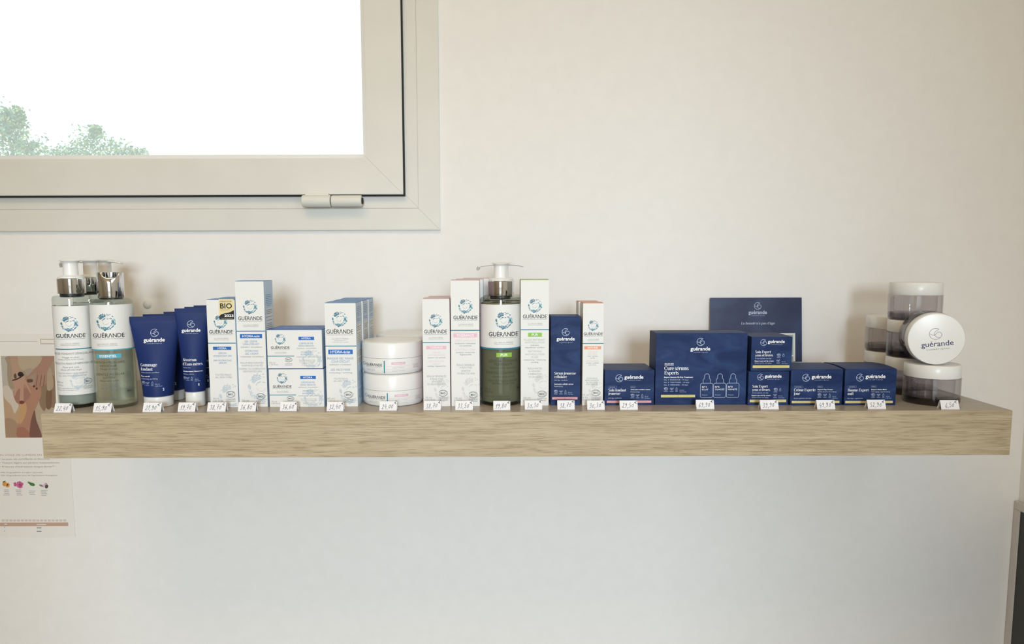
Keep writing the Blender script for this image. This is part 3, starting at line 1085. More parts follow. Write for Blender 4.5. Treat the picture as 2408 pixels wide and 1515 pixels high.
st.text('BIO', xm - sw2 * .02, z0 + sh2 * .665, sw2 * .8, sh2 * .24, K['black'], bold=.02, layer=5)
st.text('2023', xm + sw2 * .15, z0 + sh2 * .185, sw2 * .62, sh2 * .12, K['white'], bold=.03, layer=5)
st.rect(x0 + sw2 * .1, z0 + sh2 * .47, x0 + sw2 * .7, z0 + sh2 * .485, K['goldd'], 5)
st.rect(x0 + sw2 * .1, z0 + sh2 * .43, x0 + sw2 * .6, z0 + sh2 * .44, K['goldd'], 5)
st.rect(x0 + sw2 * .12, z0 + sh2 * .05, x0 + sw2 * .92, z0 + sh2 * .065, K['gold'], 5)
fc.finish(A, flat(D))
dup(A, 'slim white carton standing directly behind the one with award sticker', (.0008, D + .003, 0))
st.build('award_sticker', A, flat(D))

fc = Face(Z2, (340, 90), (638, 88), (705, 1372), (412, 1374))
D = .035
t, W, H = carton('tallest white carton with blue top and pale blue printed side', fc, D, BLUESIDE, BLUETOP)
fc.brand(505, 352, 74, 508, 466, 248, 35, ax=515, ay=535, aw=155)
fc.stripe(596, 10)
fc.chip('HYDRA-soin', 404, 626, 634, 668, 'blue', 518, 178, 23)
fc.lines([('GEL CRÈME', 518, 700, 130, 19, 'lblue'), ('DÉSALTÉRANT', 522, 728, 168, 19, 'lblue'), ('hydratant • anti-pollution', 525, 757, 220, 13, 'dgrey'), ('HYDRATING', 527, 797, 138, 19, 'lblue', 'i'),
          ('GEL CREAM', 530, 826, 138, 19, 'lblue', 'i'), ('moisturizing • anti-pollution', 533, 855, 238, 13, 'dgrey'), ('PEAUX DÉSHYDRATÉES', 533, 920, 240, 17, 'grey'), ('NORMALES À MIXTES', 536, 946, 220, 17, 'grey'),
          ('NORMAL TO COMBINATION', 538, 980, 275, 17, 'grey', 'i'), ('DEHYDRATED SKIN', 540, 1006, 195, 17, 'grey', 'i'), ('50 ml', 435, 1308, 72, 18, 'grey', 'l'), ('1.69 fl.oz', 435, 1331, 115, 18, 'grey', 'l')])
fc.bio(628, 1265, 46, 33, cw=98, c1=1313, c2=1333)
fc.wm(640, 1170, 150)
fc.finish(t, flat(D))
side_text(t, W, H, D, [(.79, .90, False), (.60, .78, True), (.1, .55, False)])

fc = Face(Z2, (695, 985), (1258, 982), (1270, 1372), (710, 1377))
D = .058
t, W, H = carton('wide white carton at the bottom of its stack, blue-striped side', fc, D, BLUESIDE, BLUERICH, 'wide white cartons stacked in a pair')
Y0 = fc.Y0
fc2 = Face(Z2, (680, 567), (1250, 567), (1258, 972), (695, 975))
fc2.size(W, H)
g = fc2
g.brand(822, 668, 56, 822, 755, 192, 26, tw=190, ax=826, ay=806, aw=120)
g.stripe(845, 8, 690, 967)
g.chip('HYDRA', 1010, 642, 1172, 677, 'blue', 1090, 94, 19)
g.lines([('CRÈME RICHE', 1090, 711, 140, 17, 'lblue'), ('DÉSALTÉRANTE', 1090, 738, 158, 17, 'lblue'), ('hydratante • anti-pollution', 1092, 762, 200, 11, 'dgrey'), ('HYDRATING', 1095, 803, 122, 16, 'lblue', 'i'), ('RICH CREAM', 1096, 828, 128, 16, 'lblue', 'i'),
         ('moisturizing • anti-pollution', 1105, 852, 230, 11, 'dgrey'), ('PEAUX DÉSHYDRATÉES', 1098, 888, 165, 9, 'grey'), ('NORMALES À SÈCHES', 1100, 905, 160, 9, 'grey'), ('NORMAL TO DRY', 1105, 922, 130, 9, 'grey', 'i'), ('DEHYDRATED SKIN', 1105, 938, 132, 9, 'grey', 'i'),
         ('50 ml', 712, 914, 56, 15, 'grey', 'l'), ('1.69 fl.oz', 712, 934, 90, 15, 'grey', 'l')])
g.bio(907, 883, 38, 24, cw=76, c1=925, c2=939, h=10)
g.wm(1150, 880, 105)
g.finish(t, flat(D))
side_text(t, W, H, D, [(.1, .9, False)])
lp = Print()
lp.text('GUÉR\u039bNDE', 0, -.003, .040, .006, K['pale'], bold=.006)
lp.build('lid_lettering', t, lambda x, z, l: (x, z, H + .00008 * l))
dup(t, 'wide white carton with deep blue lid on top of its stack', (-.0008, .0004, H + .0003))

fc = Face(Z2, (1257, 310), (1588, 310), (1610, 1368), (1297, 1371))
D = .038
t, W, H = carton('broad upright white carton with blue side, foremost of three', fc, D, BLUESIDE, BLUETOP, 'broad upright white cartons in a row of three')
fc.brand(1420, 478, 80, 1422, 603, 275, 40, ax=1425, ay=676, aw=170, second=False)
fc.t('ÉQUILIBRE ET', 1426, 694, 115, 8, 'grey', part='brand_lettering')
fc.t('VITALITÉ CELLULAIRE', 1427, 712, 170, 8, 'grey', part='brand_lettering')
fc.stripe(750, 9)
fc.chip('HYDRA-éclat', 1304, 785, 1558, 833, 'blue', 1430, 205, 27)
fc.lines([('MASQUE GEL VISAGE', 1430, 875, 270, 21, 'lblue'), ("COUP D'ÉCLAT", 1431, 907, 190, 21, 'lblue'), ('hydratant • revitalisant', 1432, 938, 222, 14, 'dgrey'), ('GEL FACE MASK', 1433, 990, 205, 21, 'lblue', 'i'), ('moisturizing • revitalizing', 1434, 1021, 242, 13, 'dgrey', 'i'),
          ('TOUTES PEAUX', 1435, 1082, 145, 16, 'grey'), ('ALL SKIN TYPES', 1436, 1106, 150, 16, 'grey', 'i'), ('60 ml', 1298, 1287, 75, 20, 'grey', 'l'), ('2.02 fl.oz', 1298, 1316, 118, 20, 'grey', 'l')])
fc.bio(1512, 1247, 48, 34, cw=103, c1=1297, c2=1319, h=17)
fc.wm(1545, 1215, 130)
fc.finish(t, flat(D))
side_text(t, W, H, D, [(.80, .97, False), (.60, .78, True), (.4, .55, True), (.04, .34, False)])
dup(t, 'broad upright white carton with blue side, middle of three', (.001, D + .0025, .0))
dup(t, 'broad upright white carton with blue side, rearmost of three', (.0015, 2 * D + .005, .0))

# --- white cartons with rose, green and orange tops
fc = Face(Z3, (657, 270), (937, 268), (957, 1366), (672, 1368))
D = .033
t, W, H = carton('shorter white carton with rose top beside the white jars', fc, D, PINKSIDE, PINKTOP)
fc.brand(797, 493, 70, 797, 602, 235, 35, ax=800, ay=664, aw=146)
fc.stripe(714, 9)
fc.chip('TOLÉRANCE', 700, 747, 908, 782, 'pink', 804, 135, 19)
fc.lines([('SÉRUM', 806, 815, 78, 18, 'lpink'), ('ANTI-ROUGEURS', 806, 842, 182, 18, 'lpink'), ('apaisant • non parfumé', 807, 866, 182, 13, 'dgrey'), ('ANTI-REDNESS', 807, 905, 168, 18, 'lpink', 'i'), ('SERUM', 807, 930, 80, 18, 'lpink', 'i'), ('soothing • fragrance free', 808, 953, 190, 13, 'dgrey', 'i'),
          ('PEAUX SENSIBLES', 808, 1058, 200, 18, 'grey'), ('À RÉACTIVES', 809, 1085, 140, 18, 'grey'), ('SENSITIVE', 810, 1112, 108, 18, 'grey', 'i'), ('TO REACTIVE SKIN', 811, 1139, 198, 18, 'grey', 'i'), ('30 ml', 694, 1276, 62, 17, 'grey', 'l'), ('1.01 fl.oz', 694, 1301, 100, 17, 'grey', 'l')])
fc.bio(877, 1232, 48, 33, cw=98, c1=1281, c2=1302)
fc.wm(900, 1200, 120, PALEPK)
fc.finish(t, flat(D))
dup(t, 'shorter rose topped carton tucked behind another like it', (.003, D + .003, 0))

fc = Face(Z3, (943, 82), (1240, 80), (1255, 1363), (958, 1367))
D = .036
t, W, H = carton('taller white carton with rose top beside the olive gel bottle', fc, D, PINKSIDE, PINKTOP)
fc.brand(1100, 345, 75, 1100, 458, 248, 36, ax=1103, ay=527, aw=154)
fc.stripe(588, 10)
fc.chip('TOLÉRANCE', 974, 618, 1223, 660, 'pink', 1098, 182, 23)
fc.lines([('CRÈME APAISANTE', 1100, 693, 220, 19, 'lpink'), ('protectrice • hydratante', 1101, 720, 212, 14, 'dgrey'), ('non parfumée', 1101, 744, 125, 14, 'dgrey'), ('SOOTHING CREAM', 1102, 784, 212, 19, 'lpink', 'i'), ('protects • moisturizes', 1103, 811, 195, 14, 'dgrey'), ('fragrance free', 1103, 834, 122, 14, 'dgrey'),
          ('PEAUX SENSIBLES', 1104, 941, 186, 18, 'grey'), ('À RÉACTIVES', 1105, 967, 130, 18, 'grey'), ('SENSITIVE', 1107, 1001, 100, 18, 'grey', 'i'), ('TO REACTIVE SKIN', 1108, 1028, 185, 18, 'grey', 'i'), ('50 ml', 990, 1284, 72, 18, 'grey', 'l'), ('1.69 fl.oz', 990, 1310, 118, 18, 'grey', 'l')])
fc.bio(1184, 1248, 46, 33, cw=93, c1=1293, c2=1313)
fc.wm(1190, 1190, 130, PALEPK)
fc.finish(t, flat(D))
dup(t, 'taller rose topped carton, second in its row', (.004, D + .003, 0))
dup(t, 'taller rose topped carton, third and rearmost in its row', (.011, 2 * D + .006, 0))

fc = Face(Z4, (402, 224), (663, 222), (668, 1376), (405, 1377))
D = .035
t, W, H = carton('tall white carton with green top and green name tag', fc, D, PAPER, GREENTOP)
fc.brand(535, 460, 66, 533, 557, 222, 32, ax=536, ay=622, aw=136)
fc.stripe(677, 9)
fc.chip('PUR', 471, 704, 600, 741, 'green', 535, 58, 21)
fc.lines([('FLUIDE MATIFIANT', 534, 770, 196, 17, 'lgreen'), ('ANTI-POLLUTION', 534, 794, 182, 17, 'lgreen'), ('hydratant', 535, 818, 78, 12, 'dgrey'), ('rééquilibrant • purifiant', 535, 839, 180, 12, 'dgrey'), ('MATTIFYING', 535, 875, 128, 17, 'lgreen', 'i'), ('ANTI-POLLUTION', 535, 902, 182, 17, 'lgreen', 'i'), ('FLUID', 535, 928, 64, 17, 'lgreen', 'i'),
          ('moisturizing • rebalancing', 535, 952, 205, 12, 'dgrey', 'i'), ('purifying', 536, 974, 68, 12, 'dgrey', 'i'), ('PEAUX MIXTES', 536, 1033, 133, 16, 'grey'), ('À GRASSES', 536, 1057, 107, 16, 'grey'), ('COMBINATION', 537, 1084, 132, 16, 'grey', 'i'), ('TO OILY SKIN', 537, 1110, 118, 16, 'grey', 'i'), ('50 ml', 430, 1303, 66, 16, 'grey', 'l'), ('1.69 fl.oz', 430, 1328, 106, 16, 'grey', 'l')])
fc.bio(604, 1268, 42, 29, cw=84, c1=1310, c2=1328, h=13)
fc.wm(620, 1190, 110, PALEPK)
fc.finish(t, flat(D))

fc = Face(Z4, (963, 437), (1162, 435), (1166, 1374), (975, 1375))
D = .026
t, W, H = carton('small slim white carton with orange top and orange name tag', fc, D, PAPER, ORANGETOP)
fc.brand(1064, 642, 50, 1064, 718, 177, 25, ax=1066, ay=768, aw=106)
fc.stripe(805, 7)
fc.chip('ANTI-ÂGE', 983, 829, 1141, 858, 'orange', 1062, 95, 16)
fc.lines([('CONTOUR', 1062, 883, 84, 14, 'lorange'), ('DES YEUX', 1062, 902, 84, 14, 'lorange'), ('rides • poches', 1062, 920, 95, 10, 'dgrey'), ('cernes', 1062, 937, 42, 10, 'dgrey'), ('EYE CONTOUR', 1062, 967, 117, 13, 'lorange', 'i'), ('wrinkles • puffiness', 1062, 983, 120, 10, 'dgrey', 'i'), ('dark circles', 1062, 1000, 75, 10, 'dgrey', 'i'),
          ('TOUTES PEAUX', 1060, 1124, 105, 12, 'grey'), ('MÊME SENSIBLES', 1061, 1143, 130, 12, 'grey'), ('ALL SKIN TYPES', 1061, 1161, 110, 12, 'grey', 'i'), ('EVEN SENSITIVE', 1061, 1179, 110, 12, 'grey', 'i'), ('15 ml', 978, 1276, 58, 14, 'grey', 'l'), ('0.50', 978, 1300, 46, 14, 'grey', 'l'), ('fl.oz', 978, 1322, 42, 14, 'grey', 'l')])
fc.bio(1098, 1258, 42, 28, cw=86, c1=1306, c2=1323, h=13)
fc.wm(1120, 1240, 90, PALEPK)
fc.finish(t, flat(D))
dup(t, 'slim orange topped carton directly behind the front one', (-.002, D + .002, 0))

# --- navy cartons
fc = Face(Z4, (672, 560), (952, 556), (955, 1371), (682, 1374))
D = .036
t, W, H = carton('upright navy carton with salmon bar between two white cartons', fc, D, NAVY, NAVY, front=NAVY)
fc.navybrand(813, 703, 34, 813, 768, 168, 797, 120, 8)
fc.ser('Sérum jeunesse', 713, 1082, 200, 'white', sq=1.15)
fc.ser('cellulaire', 713, 1114, 118, 'white', sq=1.15)
fc.lines([('Anti-âge, repulpant', 713, 1141, 125, 11, 'pale', 'l'), ('Anti-aging cellular serum', 713, 1178, 178, 12, 'white', 'lb'), ('Replumping', 713, 1198, 80, 11, 'pale', 'l'), ('30 ml', 842, 1255, 34, 8, 'pale', 'l'), ('1.01 fl.oz', 842, 1270, 48, 8, 'pale', 'l')])
fc.marks([(729, 1250), (777, 1250), (819, 1250)], .8)
fc.bar(697, 1297, 931, 1319, 'rose')
fc.finish(t, flat(D))

fc = Face(Z5, (103, 930), (680, 928), (680, 1333), (105, 1337))
D = .056
t, W, H = carton('low navy carton with salmon bar', fc, D, NAVY, NAVY, front=NAVY)
fc.navybrand(272, 1025, 42, 441, 1017, 220, 1049, 160, 9)
fc.xsplit = 380
fc.outline(150, 1117, 240, 1140, 'RECHARGE')
fc.ser('Soin fondant', 148, 1166, 205, 'white', sq=1.2)
fc.ser('jeunesse', 148, 1204, 138, 'white', sq=1.2)
fc.outline(403, 1116, 462, 1139, 'REFILL')
fc.lines([('Anti-âge, hydratant', 148, 1253, 155, 12, 'pale', 'l'), ('Anti-aging melting cream', 405, 1155, 228, 13, 'white', 'lb'), ('Moisturizing', 405, 1181, 105, 12, 'pale', 'l'), ('50 ml', 570, 1234, 40, 9, 'pale', 'l'), ('1.69 fl.oz', 570, 1254, 62, 9, 'pale', 'l')])
fc.marks([(428, 1227), (489, 1227), (542, 1227)])
fc.bar(132, 1282, 648, 1308, 'rose')
fc.finish(t, flat(D))

fc = Face(Z5, (690, 508), (1743, 498), (1743, 1332), (687, 1329))
D = .036
t, W, H = carton('largest navy carton with three dropper bottle outlines and gold bar', fc, D, NAVY, NAVY, front=NAVY)
KIT = t
kitY = fc.Y0 + D
fc.navybrand(1203, 606, 43, 1201, 691, 228, 726, 160, 10)
fc.t('30 JOURS', 792, 858, 106, 15, 'white', 'l', bold=.02, part='product_lettering')
fc.r(792, 875, 899, 878, 'white', 'product_lettering', 2)
fc.ser('Cure sérums', 790, 914, 282, 'white', sq=1.15)
fc.ser('Experts', 790, 966, 168, 'white', sq=1.15)
fc.lines([('Expert Serums 30-Day Treatment', 790, 1011, 332, 14, 'white', 'lb'), ('No. 1  RADIANCE - 10 days', 790, 1041, 280, 14, 'pale', 'l'), ('No. 2  TIGHTNESS - 10 days', 790, 1070, 290, 14, 'pale', 'l'), ('No. 3  FIRMNESS - 10 days', 790, 1099, 278, 14, 'pale', 'l'), ('3x10 ml', 972, 1160, 50, 9, 'pale', 'l'), ('3x0.33 fl.oz', 972, 1180, 78, 9, 'pale', 'l')])
fc.marks([(812, 1150), (880, 1150), (936, 1150)], 1.05)
fc.bar(757, 1213, 1153, 1243, 'gold')
for xc, n, s, wd in ((1285, 'N°1', 'ÉCLAT', 72), (1436, 'N°2', 'TONICITÉ', 108), (1588, 'N°3', 'FERMETÉ', 102)):
    p = []
    for cx, cy, r, a in ((xc + 52, 1227, 20, 0), (xc - 52, 1227, 20, 90), (xc - 52, 1100, 20, 180), (xc + 52, 1100, 20, 270)):
        p += [(cx + r * math.cos(R(a + q)), cy + r * math.sin(R(a + q))) for q in (0, 22, 45, 68, 90)]
    fc.line(p, 4, 'pale', 'dropper_drawing', True)
    fc.line([(xc - 42, 1080), (xc - 42, 1036), (xc - 36, 1030), (xc - 28, 1030), (xc - 28, 1000)] + [(xc + 28 * math.cos(R(a)), 1000 - 28 * math.sin(R(a))) for a in range(165, 10, -15)] + [(xc + 28, 1000), (xc + 28, 1030), (xc + 36, 1030), (xc + 42, 1036), (xc + 42, 1080)], 4, 'pale', 'dropper_drawing')
    fc.t(n, xc - 54, 1125, 50, 17, 'white', 'l', bold=.02, part='dropper_drawing')
    fc.t(s, xc - 54, 1154, wd, 17, 'white', 'l', part='dropper_drawing')
    fc.t('10 jours', xc - 54, 1216, 65, 12, 'pale', 'l', it=.15, part='dropper_drawing')
fc.finish(t, flat(D))

fc = Face(Z6, (585, 946), (1058, 943), (1047, 1337), (577, 1334))
D = .05
t, W, H = carton('navy carton with gold bar at the bottom of its stack', fc, D, NAVY, NAVY, 'navy cartons stacked in a pair', front=NAVY)
g = Face(Z6, (592, 545), (1065, 541), (1058, 932), (585, 931))
g.size(W, H)
g.navybrand(730, 610, 36, 877, 604, 195, 634, 140, 8)
g.ser('Soin Expert', 636, 719, 180, 'white', sq=1.15)
g.ser('yeux et lèvres', 636, 757, 206, 'white', sq=1.15)
g.lines([('Action globale anti-âge', 634, 789, 190, 12, 'pale', 'l'), ('Expert eye and lip cream', 630, 818, 220, 13, 'white', 'lb'), ('Global action anti-aging', 630, 841, 195, 12, 'pale', 'l'), ('15 ml', 945, 825, 40, 9, 'pale', 'l'), ('0.51 fl.oz', 945, 846, 66, 9, 'pale', 'l')])
g.marks([(908, 757), (903, 820)], 1.0)
g.line([(955, 768), (953, 752), (959, 744), (959, 736), (965, 736), (965, 744), (971, 752), (969, 768)], 2.6, 'pale', 'certification_mark', True)
g.bar(608, 868, 1035, 897, 'gold')
g.finish(t, flat(D))
dup(t, 'navy carton with gold bar on top of its stack', (.0022, 0, H + .0003))

for k, (dx, dy, nm, s1, w1, s2, w2, s3, w3, s4, w4, s5, w5, lab, quad) in enumerate((
        (0, 0, 'creme', 'Crème Experte', 250, 'jour', 72, 'Action globale anti-âge', 205, 'Expert Day Cream', 176, 'Global Action Anti-Aging', 218,
         'low navy carton with gold bar beside the stacked navy pair', ((1070, 925), (1678, 916), (1662, 1337), (1068, 1337))),
        (618, -3, 'baume', 'Baume Expert', 243, 'nuit', 70, 'Anti-âge, regénérant', 180, 'Expert Night Balm', 178, 'Anti-aging, regenerating', 216,
         'low navy carton with gold bar beside the smoky jars', ((1688, 917), (2292, 915), (2282, 1337), (1690, 1334))))):
    fc = Face(Z6, *quad)
    D = .058
    t, W, H = carton(lab, fc, D, NAVY, NAVY, front=NAVY, arch=.0012)
    fc.navybrand(1245 + dx, 1020 + dy, 42, 1424 + dx, 1012 + dy, 230, 1046 + dy, 165, 9)
    fc.xsplit = 1370 + dx
    fc.outline(1110 + dx, 1114 + dy, 1208 + dx, 1138 + dy, 'RECHARGE')
    fc.ser(s1, 1108 + dx, 1164, w1, 'white', sq=1.15)
    fc.ser(s2, 1108 + dx, 1204, w2, 'white', sq=1.15)
    fc.outline(1380 + dx, 1112 + dy, 1440 + dx, 1136 + dy, 'REFILL')
    fc.lines([(s3, 1108 + dx, 1254, w3, 12, 'pale', 'l'), (s4, 1382 + dx, 1155, w4, 13, 'white', 'lb'), (s5, 1382 + dx, 1180, w5, 12, 'pale', 'l'), ('50 ml', 1555 + dx, 1235, 40, 9, 'pale', 'l'), ('1.69 fl.oz', 1555 + dx, 1254, 62, 9, 'pale', 'l')])
    fc.marks([(1404 + dx, 1222), (1468 + dx, 1222), (1523 + dx, 1222)])
    fc.bar(1087 + dx, 1285, 1636 + dx, 1312, 'gold')
    fc.finish(t, flat(D))

# --- brochure board propped against the wall on a flat carton hidden behind the kit
fc = Face(Z6, (152, 100), (1197, 94), (1203, 840), (152, 840))
BYb = WY - .016
bl, br, tl = fc.photo(3), fc.photo(2), fc.photo(0)
a, c, e = PX(bl[0], bl[1], BYb), PX(br[0], br[1], BYb), PX(tl[0], tl[1], BYb)
W, H = c.x - a.x, e.z - a.z
zb = a.z
lean = math.asin(min(.9, 0.010 / H))
fc.size(W, H)
t = thing('brochure_board', 'navy presentation board propped against the wall behind the cartons', 'sign', ((a.x + c.x) / 2, BYb, zb), 0)
t.rotation_euler = (-lean, 0, 0)
obj('board_panel', box_mesh('board_panel', -W / 2, W / 2, 0, .003, 0, H, BOARD, .0005), t)
fc.navybrand(694, 193, 40, 693, 273, 213, 305, 155, 9, 'pale')
fc.ser("La beauté n'a pas d'âge", 693, 397, 388, 'pale', 'c', .25)
PGREEN, PFR = mat('photo_green_pane', '#8fa398', .5), mat('photo_white_frame', '#dfe0dc', .5)
fc.r(700, 508, 1123, 836, PFR, 'window_picture', 1)
for i, (px0, px1) in enumerate(((722, 905), (925, 1100))):
    for j, (py0, py1) in enumerate(((528, 758), (776, 832))):
        fc.r(px0, py0, px1, py1, PGREEN, 'window_picture', 2)
fc.finish(t, lambda x, z, l: (x, -.00006 * l, z))
obj_sup = thing('cosmetic_carton', 'flat navy carton lying behind the largest navy carton', 'box', ((a.x + c.x) / 2 - .01, BYb - .012, 0))
obj('carton_body', box_mesh('carton_body', -.055, .055, -.02, .034, 0, zb - .0004, NAVY, .0006), obj_sup)
obj('top_flap', box_mesh('top_flap', -.054, .054, -.0195, .0335, zb - .0005, zb - .0001, NAVY), obj_sup)

# ------------------------------------------------------------------ bottles


def facing(x, y):
    """rotation that turns local -y towards the camera"""
    return math.atan2(CAM.y - y, CAM.x - x) + math.pi / 2


def cyl(Rr):
    def f(x, z, l):
        a = x / (Rr)
        q = Rr + .00006 * l
        return (q * math.sin(a), -q * math.cos(a), z)
    return f


def unbend(fc):
    """print coordinates of a round label: pixel offset across the body -> arc length"""
    Rr = fc.W / 2
    for pr in fc.parts.values():
        pr.v = [(Rr * math.asin(max(-.999, min(.999, x / Rr))) if abs(x) < Rr * .999 else math.copysign(Rr * (math.pi / 2 + abs(x) / Rr - 1), x), z, l) for x, z, l in pr.v]


def shell(name, r, z0, z1, a0, a1, m, parent, n=48, th=.0001):
    """label sheet wrapped round a body"""
    v, f = [], []
    for i in range(n + 1):
        a = R(a0 + (a1 - a0) * i / n)
        for rr in (r, r + th):
            v += [(rr * math.sin(a), -rr * math.cos(a), z0), (rr * math.sin(a), -rr * math.cos(a), z1)]
    for i in range(n):
        k = 4 * i
        f += [(k + 2, k + 6, k + 7, k + 3), (k, k + 1, k + 5, k + 4), (k + 1, k + 3, k + 7, k + 5), (k, k + 4, k + 6, k + 2)]
    return obj(name, mesh(name, v, f, m, smooth=60), parent)


def pump(t, zs, rc, rstem, arm, az):
    """chrome collar + lotion pump; zs = collar bottom, collar top, stem top, head top"""
    cb, ct, stt, ht = zs
    obj('neck', lathe('neck', rounded(rc * .84, cb - .004, cb + .002, .0006), BLACKP, 40), t)
    obj('chrome_collar', lathe('chrome_collar', [(0, cb), (rc - .0004, cb), (rc, cb + .0006), (rc, ct - .0008), (rc - .0008, ct), (0, ct)], CHROME, 64), t)
    obj('pump_flange', lathe('pump_flange', [(0, ct), (rc * .93, ct), (rc * .93, ct + .0012), (rc * .62, ct + .0030), (rstem, ct + .0036), (0, ct + .0036)], WPLAST, 48), t)
    obj('pump_stem', lathe('pump_stem', [(0, ct + .003), (rstem, ct + .003), (rstem * .97, stt), (0, stt)], WPLAST, 40), t)
    hd = obj('pump_head', lathe('pump_head', [(0, stt - .001), (rstem, stt - .001), (rstem * 1.25, stt + .0012), (rstem * 1.42, ht - .0016), (rstem * 1.2, ht - .0004), (rstem * .6, ht), (0, ht)], WPLAST, 40), t, (0, 0, 0), (0, 0, az))
    pts, rad = [], []
    for i in range(9):
        u = i / 8
        pts.append((-(rstem * .5 + (arm - rstem * .5) * u), 0, ht - .0026 - .0030 * u ** 2.4))
        rad.append(rstem * (.72 - .40 * u))
    sp = obj('pump_spout', sweep('pump_spout', pts, rad, WPLAST, 14, .38), hd)
    obj('spout_tip', sweep('spout_tip', [(-arm + .0008, 0, ht - .0058), (-arm - .0004, 0, ht - .0076), (-arm - .0001, 0, ht - .0094)], [.0022, .0019, .0015], mat('shaded_spout_tip', '#b7b4b0', .35), 10), sp)  # shade on the white tip put into its colour as grey


def bottle_body(t, Rr, zt, m, liquid, fill, ltop=.0):
    obj('bottle_body', lathe('bottle_body', rounded(Rr, 0, zt, .0032, 5)[:-1] + [(Rr * .6, zt), (Rr * .58, zt + .002), (0, zt + .002)], m, 72), t)
    obj('bottle_liquid', lathe('bottle_liquid', rounded(Rr - .0011, .004, fill, .002, 3), liquid, 64), t)


LIQ_MILK = mat('milky_gel', '#b6bfb8', .35, trans=.25, ior=1.36)
LIQ_LOTION = mat('pale_straw_lotion', '#f7f7e6', .22, trans=.9, ior=1.33)
LIQ_GEL = mat('olive_gel', '#8a8b74', .15, trans=.35, ior=1.36)

# make-up remover with pump
def zat(x, y, Y):
    return PX(x, y, Y).z


Rm = .0212
q = PT(183, 962)
Yc = q.y + Rm
xc = PX(186, 955, Yc).x
t = thing('pump_bottle', 'white labelled pump bottle with milky gel, foremost of three', 'bottle', (xc, Yc, 0), facing(xc, Yc), 'white labelled pump bottles')
zt = zat(171, 696, Yc - .01)
fc = Face(Z1, (97, 400), (447, 400), (505, 1410), (155, 1410))
fc.size(2 * Rm, zt)
zpx = lambda y: zat(165, y, Yc)
bottle_body(t, Rm, zt, CLEAR, LIQ_MILK, zt - .012)
zl0, zl1 = fc.p(300, 1285)[1], fc.p(270, 487)[1]
shell('wrap_label', Rm + .0002, zl0, zl1, -125, 125, PAPER, t)
pump(t, (zt + .0024, zt + .0205, zpx(617), zpx(610)), .0152, .0083, .0275, 0)
fc.brand(248, 645, 75, 260, 752, 246, 33, tw=235, ax=253, ay=822, aw=155)
fc.stripe(871, 9, 112, 456, 'teal', 30)
fc.lines([('GELÉE FONDANTE DÉMAQUILLANTE', 290, 911, 345, 17, 'dgrey'), ('Visage et yeux', 257, 944, 142, 15, 'dgrey'), ("Gelée d'huile lactée à rincer", 262, 964, 215, 11, 'dgrey'), ('SMOOTH MAKE-UP REMOVER GEL', 285, 1000, 335, 17, 'dgrey', 'i'), ('Face and eyes', 260, 1032, 138, 15, 'dgrey', 'i'), ('Rinse-off milky oil gel', 265, 1056, 172, 12, 'dgrey', 'i'),
          ('TOUTES PEAUX MÊME SENSIBLES', 275, 1088, 245, 11, 'grey'), ('ALL SKIN TYPES EVEN SENSITIVE', 276, 1111, 235, 11, 'grey', 'i'), ('200 ml', 148, 1170, 45, 15, 'grey', 'l'), ('6.76 fl.oz', 148, 1195, 48, 15, 'grey', 'l'), ('Testé sous contrôle dermatologique', 237, 1222, 175, 9, 'grey'), ('Tested under dermatological control', 238, 1239, 175, 9, 'grey')])
fc.bio(403, 1168, 36, 27, cw=74, c1=1214, c2=1230, h=12)
fc.wm(330, 1160, 80)
unbend(fc)
fc.finish(t, cyl(Rm + .00032))
hd = [c for c in t.children if c.name.startswith('pump_head')][0]
hd.rotation_euler.z = R(-40) - t.rotation_euler.z
P2 = dup(t, 'white labelled pump bottle, middle of its row of three', (0, 0, 0))
x2 = PX(213, 640, Yc + .062)
P2.location = (x2.x, Yc + .062, 0)
P3 = dup(t, 'white labelled pump bottle, rearmost of its row of three', (0, 0, 0))
x3 = PX(247, 640, Yc + .124)
P3.location = (x3.x, Yc + .124, 0)
for P_, an in ((P2, 35), (P3, 165)):
    for c in P_.children:
        if c.name.startswith('pump_head'):
            c.rotation_euler.z = R(an) - t.rotation_euler.z

# micellar lotion with notched chrome cap
Rl = .0230
q = PT(274, 963)
Yc = q.y + Rl
xc = PX(276, 955, Yc).x
t = thing('lotion_bottle', 'clear bottle of pale green lotion with notched chrome cap', 'bottle', (xc, Yc, 0), facing(xc, Yc))
zt = zat(262, 704, Yc - .01)
fc = Face(Z1, (415, 432), (797, 432), (850, 1410), (470, 1410))
fc.size(2 * Rl, zt)
bottle_body(t, Rl, zt, CLEAR, LIQ_LOTION, zt - .008)
shell('wrap_label', Rl + .0002, fc.p(620, 872)[1], fc.p(610, 476)[1], -98, 88, PAPER, t)
rc = .0146
cb, ct = zt + .0015, zat(262, 641, Yc)
obj('neck', lathe('neck', rounded(rc * .86, zt, cb + .004, .0005), BLACKP, 40), t)


def notch(j, a, r, z):
    if z > ct - .002 and math.sin(a) < -.1:
        x = math.cos(a) / .66
        if abs(x) < 1:
            return z - .0068 * math.sqrt(1 - x * x)
    return z


